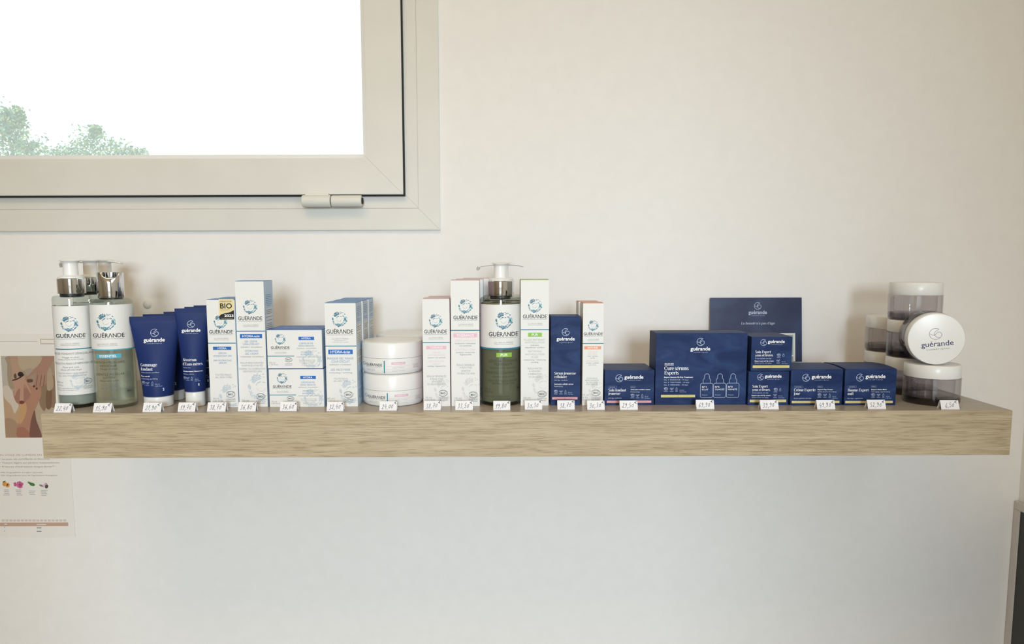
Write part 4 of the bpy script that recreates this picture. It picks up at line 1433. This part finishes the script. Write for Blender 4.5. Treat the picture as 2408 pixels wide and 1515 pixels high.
obj('chrome_cap', lathe('chrome_cap', [(0, cb), (rc - .0004, cb), (rc, cb + .0006), (rc, ct - .016), (rc, ct - .0125), (rc, ct - .0006), (rc - .0004, ct), (rc - .0012, ct), (rc - .0012, ct - .013)], CHROME, 96, 50, notch), t)
obj('cap_insert', lathe('cap_insert', [(0, ct - .0080), (rc - .0016, ct - .0080), (rc - .0016, ct - .0070), (0, ct - .0070)], WPLAST, 48), t)
fc.brand(562, 628, 83, 585, 748, 268, 35, tw=262, ax=572, ay=824, aw=170)
fc.stripe(876, 10, 436, 812, 'cyan', 30)
fc.chip('ESSENTIEL', 480, 912, 692, 951, 'cyan', 580, 145, 21, 12)
fc.lines([('LOTION MICELLAIRE', 592, 988, 255, 19, 'olive'), ('DOUCEUR', 582, 1018, 140, 19, 'olive'), ('Visage et yeux', 585, 1046, 150, 14, 'olive', 'i'), ('GENTLE MICELLAR', 598, 1095, 240, 19, 'olive', 'i'), ('LOTION', 588, 1124, 100, 19, 'olive', 'i'), ('Face and eyes', 590, 1152, 162, 14, 'olive', 'i'),
          ('TOUTES PEAUX', 592, 1195, 148, 14, 'dgrey'), ('ALL SKIN TYPES', 593, 1220, 155, 14, 'dgrey', 'i'), ('Testé sous contrôle dermatologique', 552, 1306, 152, 8, 'dgrey')])
fc.bio(765, 1255, 33, 25, 'dgrey')
unbend(fc)
fc.finish(t, cyl(Rl + .00032))

# olive cleansing gel
Rg = .0240
q = PT(1177, 957)
Yc = q.y + Rg
xc = PX(1177, 955, Yc).x
t = thing('pump_bottle', 'olive green gel bottle with white pump and chrome collar', 'bottle', (xc, Yc, 0), facing(xc, Yc))
zt = zat(1177, 699, Yc - .01)
fc = Face(Z4, (38, 385), (402, 385), (404, 1385), (42, 1385))
fc.size(2 * Rg, zt)
bottle_body(t, Rg, zt, CLEAR, LIQ_GEL, zt - .006)
shell('wrap_label', Rg + .0002, fc.p(220, 842)[1], fc.p(220, 447)[1], -80, 80, PAPER, t)
zg = lambda y: zat(1177, y, Yc)
pump(t, (zt + .0016, zg(660), zg(624), zg(617)), .0146, .0074, .0262, R(-6))
fc.brand(253, 593, 77, 248, 717, 258, 37, tw=250, ax=250, ay=793, aw=165)
fc.stripe(850, 14, 44, 398, 'teal', 30)
fc.chip('PUR', 186, 886, 322, 926, 'green', 254, 62, 23, 10)
fc.lines([('GELÉE NETTOYANTE', 246, 962, 250, 23, 'olive'), ('PURIFIANTE', 250, 993, 160, 23, 'olive'), ('Exfoliant doux quotidien', 247, 1026, 235, 16, 'olive'), ('PURIFYING CLEANSING GEL', 245, 1070, 305, 23, 'olive', 'i'), ('Gentle daily scrub', 250, 1104, 195, 18, 'olive', 'i'), ('PEAUX NORMALES À GRASSES', 240, 1145, 255, 17, 'olive'), ('NORMAL TO OILY SKIN', 250, 1170, 200, 17, 'olive', 'i'),
          ('200 ml', 82, 1225, 50, 15, 'olive', 'l'), ('6.76 fl.oz', 82, 1250, 72, 15, 'olive', 'l'), ('Testé sous contrôle dermatologique', 187, 1290, 205, 9, 'olive')])
fc.bio(385, 1222, 20, 28, 'olive')
unbend(fc)
fc.finish(t, cyl(Rg + .00032))
g2 = dup(t, 'olive gel pump bottle hidden behind the front gel bottle', (.0035, 2 * Rg + .004, 0))
for c in g2.children:
    if c.name.startswith('pump_head'):
        c.rotation_euler.z = R(186)

# ------------------------------------------------------------------ tubes


def tube(label, xt, xb, wt, capw, ytop, ycap, ybot, fc, group):
    q = PT(xb, ybot)
    capw /= 1 + .6 * ((xb - PPX) / F) ** 2
    rcap0 = capw / 2 / (F / ((Vector((0, q.y, 0)) - CAM).length))
    Yc = q.y + rcap0
    sc = F / ((_f).dot(Vector((0, Yc, 0)) - CAM))
    r0 = capw / 2 / sc
    hw_ = wt / 2 / sc
    xc_ = PX(xb, ybot, Yc).x
    zc_, zt_ = zat(xb, ycap, Yc - r0 * .6), zat(xt, ytop, Yc)
    t = thing('cosmetic_tube', label, 'tube', (xc_, Yc, 0), facing(xc_, Yc) * .6, group)
    obj('tube_cap', lathe('tube_cap', rounded(r0, 0, zc_, .0016, 4), WPLAST, 56), t)
    n, seg = 16, 48
    v, f = [], []
    crimp = .006

    def ab(z):
        u = (z - zc_) / (zt_ - crimp - zc_)
        u = max(0, min(1, u))
        return (r0 + .0006) + (hw_ - r0 - .0006) * u ** 1.25, .0009 + (r0 - .0003) * (1 - u ** 1.7)
    zz = [zc_ + .0002 + (zt_ - zc_ - .0002) * i / n for i in range(n + 1)]
    zz[-2] = zt_ - crimp
    for z in zz:
        a_, b_ = ab(z)
        for k in range(seg):
            an = 2 * math.pi * k / seg
            v.append((a_ * math.cos(an), b_ * math.sin(an), z))
    for i in range(n):
        for k in range(seg):
            l = (k + 1) % seg
            f.append((i * seg + k, i * seg + l, (i + 1) * seg + l, (i + 1) * seg + k))
    f.append(tuple(range(seg))[::-1])
    f.append(tuple(n * seg + k for k in range(seg)))
    obj('tube_body', mesh('tube_body', v, f, NAVYT, smooth=50), t)
    cr = Print()
    for k in range(4):
        z = zt_ - .001 - .0012 * k
        cr.rect(-hw_ * .985, z - .00018, hw_ * .985, z + .00018, NAVYT, 4)
    cr.build('crimp_ridges', t, lambda x, z, l: (x, -.00125 - .00003 * l, z))
    fc.size((hw_ + r0), zt_ - zc_)

    def mp(x, z, l):
        z += zc_
        a_, b_ = ab(z)
        x = max(-a_ * .97, min(a_ * .97, x))
        return (x, -b_ * math.sqrt(1 - (x / a_) ** 2) - .00012 * l, z)
    return t, mp


# pixels of the tapering body are read in a box of constant width
fc = Face(Z1, (803, 585), (1165, 585), (1223, 1295), (861, 1295))
fc.q = ((813, 585), (1156, 585), (1204, 1295), (861, 1295))
t, mp = tube('broad navy tube with white cap, foremost of three', 360, 375, 109, 72, 744, 932, 960, fc, 'broad navy tubes with white caps')
fc.navybrand(992, 730, 34, 992, 797, 180, 823, 128, 8)
fc.ser('Gommage', 884, 1012, 145, 'white', sq=1.2)
fc.ser('fondant', 886, 1049, 108, 'white', sq=1.2)
fc.lines([('Adoucissant, purifiant', 889, 1076, 162, 11, 'pale', 'l'), ('Face scrub', 891, 1108, 80, 12, 'white', 'lb'), ('Softening, purifying', 893, 1131, 146, 11, 'pale', 'l'), ('50 ml', 1022, 1180, 36, 9, 'pale', 'l'), ('1.69 fl.oz', 1022, 1197, 58, 9, 'pale', 'l'), ('2', 1085, 1228, 12, 22, 'white', 'lb')])
fc.marks([(914, 1172), (954, 1172), (996, 1172)], .8)
fc.finish(t, mp)
dup(t, 'broad navy tube with white cap, middle of three', (-.003, .040, 0))
dup(t, 'broad navy tube with white cap, rearmost of three', (.004, .082, 0))

fc = Face(Z1, (1200, 512), (1422, 512), (1462, 1255), (1240, 1255))
t, mp = tube('narrow navy tube with white cap, foremost of three', 446, 461, 74, 48, 725, 921, 958, fc, 'narrow navy tubes with white caps')
fc.navybrand(1312, 653, 30, 1314, 711, 155, 735, 112, 8)
fc.ser('Néosérum', 1252, 969, 116, 'white', sq=1.3)
fc.ser("d'Eaux-mères", 1252, 1007, 164, 'white', sq=1.3)
fc.lines([('Hydrate, lisse', 1256, 1035, 66, 10, 'pale', 'l'), ('Motherwaters Neoserum', 1258, 1068, 160, 11, 'white', 'lb'), ('Hydrate, radiance', 1258, 1092, 92, 10, 'pale', 'l'), ('30 ml', 1360, 1140, 26, 8, 'pale', 'l'), ('1.01 fl.oz', 1360, 1155, 42, 8, 'pale', 'l'), ('1', 1388, 1188, 7, 20, 'white', 'lb')])
fc.marks([(1270, 1132), (1300, 1132), (1333, 1132)], .7)
fc.finish(t, mp)
dup(t, 'narrow navy tube with white cap, middle of three', (.0, .028, 0))
dup(t, 'narrow navy tube with white cap, rearmost of three', (.0, .056, 0))

# ------------------------------------------------------------------ white cream jars
Rj = .0365
q = PT(925, 957.5)
Yc = q.y + Rj
xj = PX(926, 957, Yc).x
Hj = (zat(925, 806, q.y) - .0) / 2
fc = Face(Z3, (60, 720), (678, 720), (678, 1052), (62, 1052))
fc.size(2 * Rj, Hj)


def cream_jar(label, loc, rz, group):
    t = thing('cream_jar', label, 'jar', loc, rz, group)
    hb = Hj * .50
    obj('jar_body', lathe('jar_body', [(0, 0), (Rj - .004, 0), (Rj - .0018, .0006), (Rj - .0004, .003), (Rj, .006), (Rj, hb - .0003), (0, hb - .0003)], WPLAST, 72), t)
    obj('jar_lid', lathe('jar_lid', [(0, hb), (Rj, hb), (Rj, Hj - .0035), (Rj - .0008, Hj - .0014), (Rj - .003, Hj - .0002), (Rj - .006, Hj), (0, Hj)], WPLAST, 72), t)
    return t


j1 = cream_jar('wide white cream jar, lower of the front pair', (xj, Yc, 0), facing(xj, Yc) + R(3), 'wide white cream jars')
X, Z = fc.p(92, 948)
fc.part('swirl_emblem').swirl(X, Z, 16 * fc.sx, (K['dgrey'], K['dgrey'], K['lgrey']))
fc.t('GUÉR\u039bNDE', 190, 954, 162, 26, 'ink', bold=.006, part='brand_lettering')
fc.t('Cosmétique naturelle des Marais salants', 186, 976, 150, 6, 'dgrey', part='brand_lettering')
fc.lines([('BAUME CORPS RELIPIDANT', 430, 966, 235, 8, 'lpink'), ('hydratant • non parfumé', 432, 981, 120, 8, 'grey'), ('REPLENISHING BODY BALM', 430, 998, 235, 8, 'lpink'), ('moisturizing • fragrance free', 432, 1013, 125, 8, 'grey'),
          ('PEAUX SENSIBLES', 600, 958, 62, 7, 'grey'), ('À RÉACTIVES', 600, 970, 45, 7, 'grey'), ('SENSITIVE', 600, 980, 40, 6, 'grey'), ('TO REACTIVE SKIN', 600, 990, 60, 7, 'dgrey')])
fc.t('aux EAUX-MÈRES', 160, 998, 80, 6, 'grey', part='brand_lettering')
fc.t('FORMULATION BREVETÉE', 160, 1010, 80, 5, 'grey', part='brand_lettering')
fc.r(288, 908, 298, 1035, 'teal', 'divider_stripe', 1)
fc.chip('TOLÉRANCE', 362, 925, 500, 948, 'pink', 431, 100, 10, 10)
unbend(fc)
fc.finish(j1, cyl(Rj + .00015))
dup(j1, 'wide white cream jar, upper of the front pair', (-.0005, 0, Hj + .0002), R(-4))
xb = PX(951, 800, Yc + .078).x
j3 = cream_jar('wide white cream jar, lower of the pair tucked behind', (xb, Yc + .078, 0), 0, 'wide white cream jars')
dup(j3, 'wide white cream jar, upper of the pair tucked behind', (0, 0, Hj + .0002))

# ------------------------------------------------------------------ smoky grey jars
Rs, Hs = .0308, .0472


def smoky_jar(label, loc, rot=(0, 0, 0)):
    t = thing('smoky_jar', label, 'jar', loc, 0, 'smoky clear jars with white lids')
    t.rotation_euler = rot
    hb = Hs * .665
    obj('jar_wall', lathe('jar_wall', [(Rs - .003, .0001), (Rs - .0012, .0008), (Rs - .0003, .0022), (Rs, .0040), (Rs, hb), (Rs - .0008, hb), (Rs - .0008, .0085)], SMOKE, 72), t)
    obj('jar_base', lathe('jar_base', [(0, 0), (Rs - .004, 0), (Rs - .0014, .0012), (Rs - .0009, .0030), (Rs - .0009, .0085), (0, .0085)], SMOKEBASE, 72), t)
    ri = Rs - .0062
    obj('inner_cup', lathe('inner_cup', [(0, .0100), (ri - .002, .0100), (ri, .0120), (ri, hb - .001), (Rs - .001, hb - .001)], SMOKEIN, 64), t)
    obj('jar_lid', lathe('jar_lid', [(0, hb + .0006), (Rs - .0006, hb + .0006), (Rs - .0004, hb + .001), (Rs - .0007, Hs - .0014), (Rs - .0014, Hs - .0003), (Rs - .003, Hs), (0, Hs)], WPLAST, 72), t)
    return t


def put(px, Y):
    return PX(px, 940, Y).x


YF, YA, YBk = .052, .1145, .1745
xf = PX(2190, 905, YF).x
xa = PX(2147, 800, YA).x
xk = PX(2093, 790, YBk).x
smoky_jar('smoky jar standing on the shelf beneath the sideways jar', (xf, YF, 0))
for k, s in enumerate(('bottom smoky jar of the stack of three', 'middle smoky jar of the stack of three', 'top smoky jar of the stack of three')):
    smoky_jar(s, (xa, YA, k * (Hs + .0002)))
for k, s in enumerate(('lower smoky jar of the rear pair', 'upper smoky jar of the rear pair')):
    smoky_jar(s, (xk, YBk, k * (Hs + .0002)))
yaw = R(-17)
lidc = PX(2202, 797, .030)
ax = Vector((math.sin(yaw), -math.cos(yaw), 0))
base = Vector((lidc.x, .030, Hs + Rs + .0003)) - ax * Hs
t = smoky_jar('smoky jar lying on its side with its white lid facing out', base)
t.rotation_euler = (Matrix.Rotation(yaw, 3, 'Z') @ Matrix.Rotation(R(90), 3, 'X') @ Matrix.Rotation(R(7), 3, 'Z')).to_euler()
pr = Print()
k = Rs / 214.0
pr.wave_icon(-2 * k, 43 * k, 45 * k, K['navy'], .05)
pr.text('guérande', 4 * k, -44 * k, 232 * k, None, K['navy'], bold=.004, lower=True)
pr.text('COSMÉTIQUES', 6 * k, -82 * k, 165 * k, 9 * k, K['ink'], space=1.5)
pr.build('lid_print', t, lambda x, z, l: (x, z, Hs + .00005 * l))

# ------------------------------------------------------------------ price cards
CARDS = [(126, 166, 970.5, '22,40'), (218, 260.5, 970, '15,90'), (335, 378, 969, '21,90'), (417.6, 458.5, 968.3, '19,70'), (486.6, 530, 968, '38,70'), (559, 601, 967.5, '36,80'),
         (658, 697.5, 966.8, '36,60'), (768, 807.5, 966.8, '32,40'), (892, 933, 965.7, '24,00'), (996, 1036.5, 964.4, '38,70'), (1070.5, 1112, 964.4, '33,50'), (1160, 1200, 964.5, '19,80'),
         (1234, 1275, 963.3, '30,30'), (1311, 1351.5, 963.2, '38,70'), (1381, 1422, 963.6, '30,30'), (1458, 1500, 963.6, '29,50'), (1638, 1680, 962, '69,90'), (1789, 1831.5, 962.7, '39,90'),
         (1922, 1964.5, 962.5, '49,90'), (2041.5, 2084, 962, '52,90'), (2214, 2257, 963, '6,50')]
WHERE = ['in front of the milky gel bottle', 'in front of the clear lotion bottle', 'in front of the broad tubes', 'in front of the narrow tubes', 'below the award sticker carton', 'below the tallest blue topped carton',
         'below the stacked wide cartons', 'below the broad upright carton', 'below the white jars', 'below the shorter rose topped carton', 'below the taller rose topped carton', 'in front of the olive gel bottle',
         'below the green topped carton', 'below the upright navy carton', 'below the orange topped carton', 'below the low salmon-barred carton', 'below the largest navy carton', 'below the stacked navy pair',
         'below the low carton next to the stacked navy pair', 'below the low carton next to the smoky jars', 'below the smoky jars']
for (xa_, xb_, yb_, s), wh in zip(CARDS, WHERE):
    a, c = PT(xa_, yb_), PT(xb_, yb_)
    wd = (c - a).length
    lx = (c - a).normalized()
    t = thing('price_card', 'folded white price card reading %s euros, %s' % (s.replace(',', ' point '), wh), 'price tag', ((a + c) / 2)[:], math.atan2(lx.y, lx.x), 'handwritten price cards')
    t['label'] = 'folded price card reading %s, %s' % (s, wh)
    hh, dd, th = .0098, .0042, .00025
    cx = wd / 2
    v = [(-cx, 0, 0), (cx, 0, 0), (cx, dd, hh), (-cx, dd, hh), (-cx, th * 1.2, 0), (cx, th * 1.2, 0), (cx, dd + th * .6, hh - th * 2.2), (-cx, dd + th * .6, hh - th * 2.2)]
    fq = [(0, 1, 2, 3), (7, 6, 5, 4), (0, 4, 5, 1), (0, 3, 7, 4), (1, 5, 6, 2), (3, 2, 6, 7)]
    obj('front_leaf', mesh('front_leaf', v, fq, NOTE), t)
    v2 = [(x, 2 * dd + .0006 - y, z) for x, y, z in v]
    obj('rear_leaf', mesh('rear_leaf', v2, [q[::-1] for q in fq], NOTE), t)
    rnd = random.Random(s + wh)
    pr = Print()
    kx = .0060 * wd / .0205
    adv = {',': .36, '1': .52}
    x = -wd * .38 if len(s) == 5 else -wd * .28
    z0 = .0022
    tilt = rnd.uniform(.03, .12)
    for ch in s + 'e':
        up = .0026 if ch == 'e' else 0
        hk = .0042 if ch == 'e' else .0050
        ku = .0056 if ch == 'e' else .0042
        jit = rnd.uniform(-.0002, .0002)
        for st_ in HAND[ch]:
            p = [(x + px * ku + pz * hk * .18, z0 + up + jit + pz * hk + (x + px * ku) * tilt) for px, pz in smoothline(st_)]
            pr.ribbon(p, .00042 if ch == 'e' else .00036, INK, 1)
        x += adv.get(ch, .66) * ku + .0002
    sl = dd / hh
    pr.build('handwritten_price', t, lambda x, z, l: (x, z * sl - .00012, z + .00004))

# ------------------------------------------------------------------ wall items
PY = WY - .0012
pa, pb = PX(160, 785, PY), PX(173, 1263, PY)
PX1, PZ1, PZ0 = (pa.x + pb.x) / 2 - .003, pa.z, pb.z
PW = .210
t = thing('wall_poster', 'beauty treatment poster with photograph of hands on a knee', 'poster', (PX1 - PW / 2, WY - .0002, PZ0))
PCARD = mat('poster_paper', '#eeebe6', .5)
obj('poster_sheet', box_mesh('poster_sheet', -PW / 2, PW / 2, -.0006, 0, 0, PZ1 - PZ0, PCARD), t)


def pp(x, y, zm=(0, 780, 140 / 758)):
    q = PX(zm[0] + x * zm[2], zm[1] + y * zm[2], PY)
    return q.x - (PX1 - PW / 2), q.z - PZ0


PM = {}


def pm(h):
    return mat('photo_tone_' + h.strip('#'), h, .5)


pic = Print()
L = 1
for pts, colr in (
        ([(8, 312), (690, 310), (727, 1350), (70, 1352)], '#b8a58f'),
        ([(8, 312), (110, 312), (95, 480), (110, 690), (30, 700)], '#b9b2a6'),
        ([(35, 860), (150, 900), (240, 1050), (250, 1352), (70, 1352)], '#bd9d80'),
        ([(50, 1130), (150, 1110), (230, 1200), (215, 1352), (70, 1352)], '#a98c72'),
        ([(30, 720), (100, 690), (170, 790), (240, 900), (215, 1000), (180, 1040), (140, 940), (60, 850)], '#cfc2b3'),
        ([(110, 312), (690, 312), (700, 650), (520, 720), (300, 640), (160, 740), (100, 640), (90, 420)], '#a3907b'),
        ([(220, 312), (500, 312), (520, 380), (440, 470), (340, 500), (260, 470)], '#b7a48d'),
        ([(330, 480), (400, 470), (420, 540), (350, 560), (320, 520)], '#a8998a'),
        ([(520, 700), (690, 560), (712, 930), (640, 965), (590, 970), (555, 1012), (500, 905)], '#8f7660'),
        ([(590, 760), (660, 750), (650, 965), (590, 970)], '#7c5f4a'),
        ([(600, 480), (650, 480), (680, 700), (600, 740)], '#b09a84'),
        ([(180, 740), (300, 640), (420, 690), (510, 690), (525, 800), (490, 890), (445, 1000), (385, 1180), (385, 1352), (230, 1352), (212, 1250), (250, 1100), (235, 920), (175, 830)], '#b0836d'),
        ([(250, 920), (320, 900), (340, 1000), (300, 1120), (250, 1180), (240, 1100)], '#c39a70'),
        ([(212, 1250), (260, 1215), (330, 1240), (400, 1352), (230, 1352)], '#a5705f'),
        ([(440, 1000), (462, 1130), (520, 1285), (520, 1352), (385, 1352), (385, 1190), (405, 1090)], '#7d574c'),
        ([(180, 740), (250, 730), (330, 720), (390, 790), (340, 880), (230, 920), (175, 830)], '#a27566'),
        ([(130, 312), (215, 312), (235, 430), (300, 545), (165, 620), (150, 480)], '#b3957d'),
        ([(165, 625), (300, 560), (335, 640), (398, 775), (380, 775), (310, 668), (300, 780), (300, 905), (270, 920), (250, 900), (255, 730), (215, 760), (190, 820), (175, 800), (185, 700)], '#bb937e'),
        ([(560, 312), (688, 312), (640, 430), (600, 520), (592, 650), (545, 690), (525, 695), (505, 700), (470, 735), (450, 715), (425, 705), (455, 525), (340, 608), (325, 595), (450, 470), (515, 390)], '#a98271'),
        ([(475, 560), (482, 560), (462, 690), (455, 690)], '#7b5548'),
        ([(525, 560), (532, 560), (512, 690), (505, 690)], '#7b5548'),
        ([(565, 560), (571, 560), (558, 680), (551, 680)], '#7b5548'),
        ([(340, 620), (360, 605), (410, 608), (420, 628), (405, 645), (355, 648)], '#6f463a'),
        ([(248, 890), (270, 880), (300, 885), (312, 905), (285, 922), (255, 918)], '#7a3f38'),
        ([(420, 690), (440, 680), (445, 705), (425, 710)], '#5c322e'),
        ([(455, 720), (475, 712), (478, 735), (460, 740)], '#5c322e'),
        ([(160, 615), (230, 590), (300, 545), (302, 560), (235, 605), (165, 628)], '#3a2c28'),
        ([(180, 545), (200, 535), (212, 580), (195, 600), (178, 580)], '#5a4a40')):
    L += .25
    if L > 1.3:
        n_ = len(pts)
        pts = smoothline([pts[-1]] + pts + pts[:2], 4)[4:4 + 4 * n_]
        pts = [(max(9 + (y_ - 312) * .0596, min(689 + (y_ - 312) * .0356, x_)), y_) for x_, y_ in ((x_, max(313, min(1350, y_))) for x_, y_ in pts)]
    pic.poly([pp(*q) for q in pts], pm(colr), L)
pic.poly([pp(262 + 36 * math.cos(R(a)), 543 + 32 * math.sin(R(a))) for a in range(0, 360, 30)], pm('#2b2220'), L + 1)
pic.build('photo_print', t, lambda x, z, l: (x, -.0006 - .00006 * l, z))
pt = Print()
q0, q1 = pp(510, 95), pp(760, 160)
pt.rect(q0[0], q1[1], q1[0], q0[1], K['tan'], 1)
pt.rect(q0[0] + .001, q1[1] + .001, q1[0], q0[1] - .001, PCARD, 2)
a = pp(0, 128)
b2 = pp(475, 128)
pt.rect(a[0], a[1] - .0003, b2[0], a[1] + .0003, K['lgrey'], 1)
ZP = (0, 1040, 200 / 1262)


pts_ = {}


def ptx(s, x, y, wd, h, col, part='benefit_lettering', **kw):
    X, Z = pp(x, y, ZP)
    s_ = ZP[2] / (F / (WY - CAM.y))
    pts_.setdefault(part, Print()).text(s, X, Z, wd * s_, h * s_, K[col], **kw)


ptx('UN VOILE DE LUMIÈRE EN UN INSTANT', 470, 193, 1020, 28, 'tan', 'headline_lettering')
ptx('• La peau est scintillante et illuminée', -4, 252, 755, 24, 'tand', al='l')
ptx('• Texture légère qui pénètre instantanément', -2, 308, 905, 24, 'tand', al='l')
ptx("• 8 heures d'hydratation longue durée** :", 0, 366, 850, 24, 'tand', al='l')
ptx("99% d'ingrédients d'origine naturelle", 5, 452, 635, 18, 'tand', 'ingredient_lettering', al='l')
ptx("33% d'ingrédients issus de l'agriculture biologique", 8, 496, 860, 18, 'tand', 'ingredient_lettering', al='l')
for cxx, rows in ((95, (712, 737, 762, 787)), (278, (712, 737, 762, 787)), (474, (728, 753, 778)), (654, (718, 743, 768, 793))):
    for y in rows:
        A_, B_ = pp(cxx - random.uniform(30, 55), y, ZP), pp(cxx + random.uniform(30, 55), y, ZP)
        pts_.setdefault('caption_lines_%d' % cxx, Print()).rect(A_[0], A_[1] - .0006, B_[0], A_[1] + .0006, K['lgrey'], 1)
tb = Print()
A_, B_ = pp(-300, 1215, ZP), pp(1010, 1220, ZP)
tb.rect(A_[0], B_[1] - .0028, B_[0], B_[1] + .0028, K['tan'], 1)
for i in range(17):
    c_ = pp(45 + 57 * i, 1165, ZP)
    tb.rect(c_[0] - .0022, c_[1] - .0016, c_[0] + .0022, c_[1] + .0016, mat('print_pale_tan', '#d6ccc6', .6), 1)
for x, y, wd in ((85, 1220, 40), (612, 1224, 145)):
    A_ = pp(x, y, ZP)
    tb.rect(A_[0] - wd * .00005, A_[1] - .0006, A_[0] + wd * .00005, A_[1] + .0006, K['white'], 2)
for x, y, wd in ((68, 1265, 10), (68, 1320, 10), (578, 1274, 70), (578, 1326, 70)):
    A_ = pp(x, y, ZP)
    tb.rect(A_[0] - wd * .00005, A_[1] - .0007, A_[0] + wd * .00005, A_[1] + .0007, K['grey'], 2)
mpp = lambda x, z, l: (x, -.0006 - .00006 * l, z)
pt.build('header_pill', t, mpp)
tb.build('treatment_table', t, mpp)
for n_, p_ in pts_.items():
    p_.build(n_.split('_lines')[0] + ('_lines' if '_lines' in n_ else ''), t, mpp)
ing = Print()


def blob(x, y, rx, ry, col, l, rot=0, n=14, wob=.0):
    rnd = random.Random(x * y)
    p = []
    for k in range(n):
        a = 2 * math.pi * k / n
        q = 1 + rnd.uniform(-wob, wob)
        u, v_ = rx * q * math.cos(a), ry * q * math.sin(a)
        p.append(pp(x + u * math.cos(R(rot)) - v_ * math.sin(R(rot)), y + u * math.sin(R(rot)) + v_ * math.cos(R(rot)), ZP))
    ing.poly(p, pm(col), l)


for b_ in ((68, 625, 34, 34, '#d99a55', 1), (110, 640, 34, 36, '#e2a866', 2), (108, 636, 12, 20, '#6b4523', 3, 30), (60, 588, 24, 10, '#5c6b3a', 3, -20),
           (222, 625, 26, 32, '#c5628f', 1, 0, 12, .25), (292, 635, 50, 52, '#cf6f9c', 2, 0, 16, .18), (300, 640, 28, 26, '#b74d80', 3, 0, 12, .2),
           (440, 610, 36, 16, '#5f8a4d', 1, 30), (475, 628, 44, 24, '#4e7a40', 2, 18), (420, 596, 14, 10, '#7fa06a', 3),
           (620, 650, 46, 14, '#7f8a78', 1, 20), (668, 650, 40, 26, '#d8bccb', 1, 0, 12, .25), (690, 660, 24, 30, '#4e5349', 2, 20), (680, 620, 20, 16, '#c9a5bb', 2)):
    blob(*b_)
ing.build('ingredient_pictures', t, lambda x, z, l: (x, -.0006 - .00006 * l, z))

q = PX(347, 716, WY)
t = thing('wall_plug_cap', 'small round white screw cap on the wall above the navy tubes', 'cap', (q.x, WY, q.z))
obj('cap_dome', lathe('cap_dome', [(0, 0), (.0058, 0), (.0058, .0012), (.0045, .0028), (.002, .0036), (0, .0038)], FRAME, 32), t, (0, 0, 0), (R(90), 0, 0))
obj('cap_rim', lathe('cap_rim', [(.0056, 0), (.0064, 0), (.0064, .0008), (.0056, .0010)], FRAME, 32), t, (0, 0, 0), (R(90), 0, 0))

# dark panel with white frame standing against the right wall
ztop = PX(2386, 1182, WY - .01).z
t = thing('framed_panel', 'dark panel in a white frame against the right wall below the shelf', 'panel', (XR, -.10, ZF))
DARK = mat('dark_glossy_panel', '#32332f', .35)
hz = ztop - ZF
y0, y1 = -.40, .3590
obj('dark_panel', box_mesh('dark_panel', -.005, -.0008, y0 + .01, y1 - .01, .02, hz - .01, DARK), t)
WF = mat('white_panel_frame', '#cdc6c0', .45)
obj('frame_top', box_mesh('frame_top', -.007, -.0005, y0, y1, hz - .012, hz, WF, .001), t)
obj('frame_bottom', box_mesh('frame_bottom', -.007, -.0005, y0, y1, 0, .03, WF, .001), t)
for ya in (y0, y1 - .012):
    obj('frame_side', box_mesh('frame_side', -.007, -.0005, ya, ya + .012, .0302, hz - .0122, WF, .001), t)

bpy.data.objects.remove(_to)
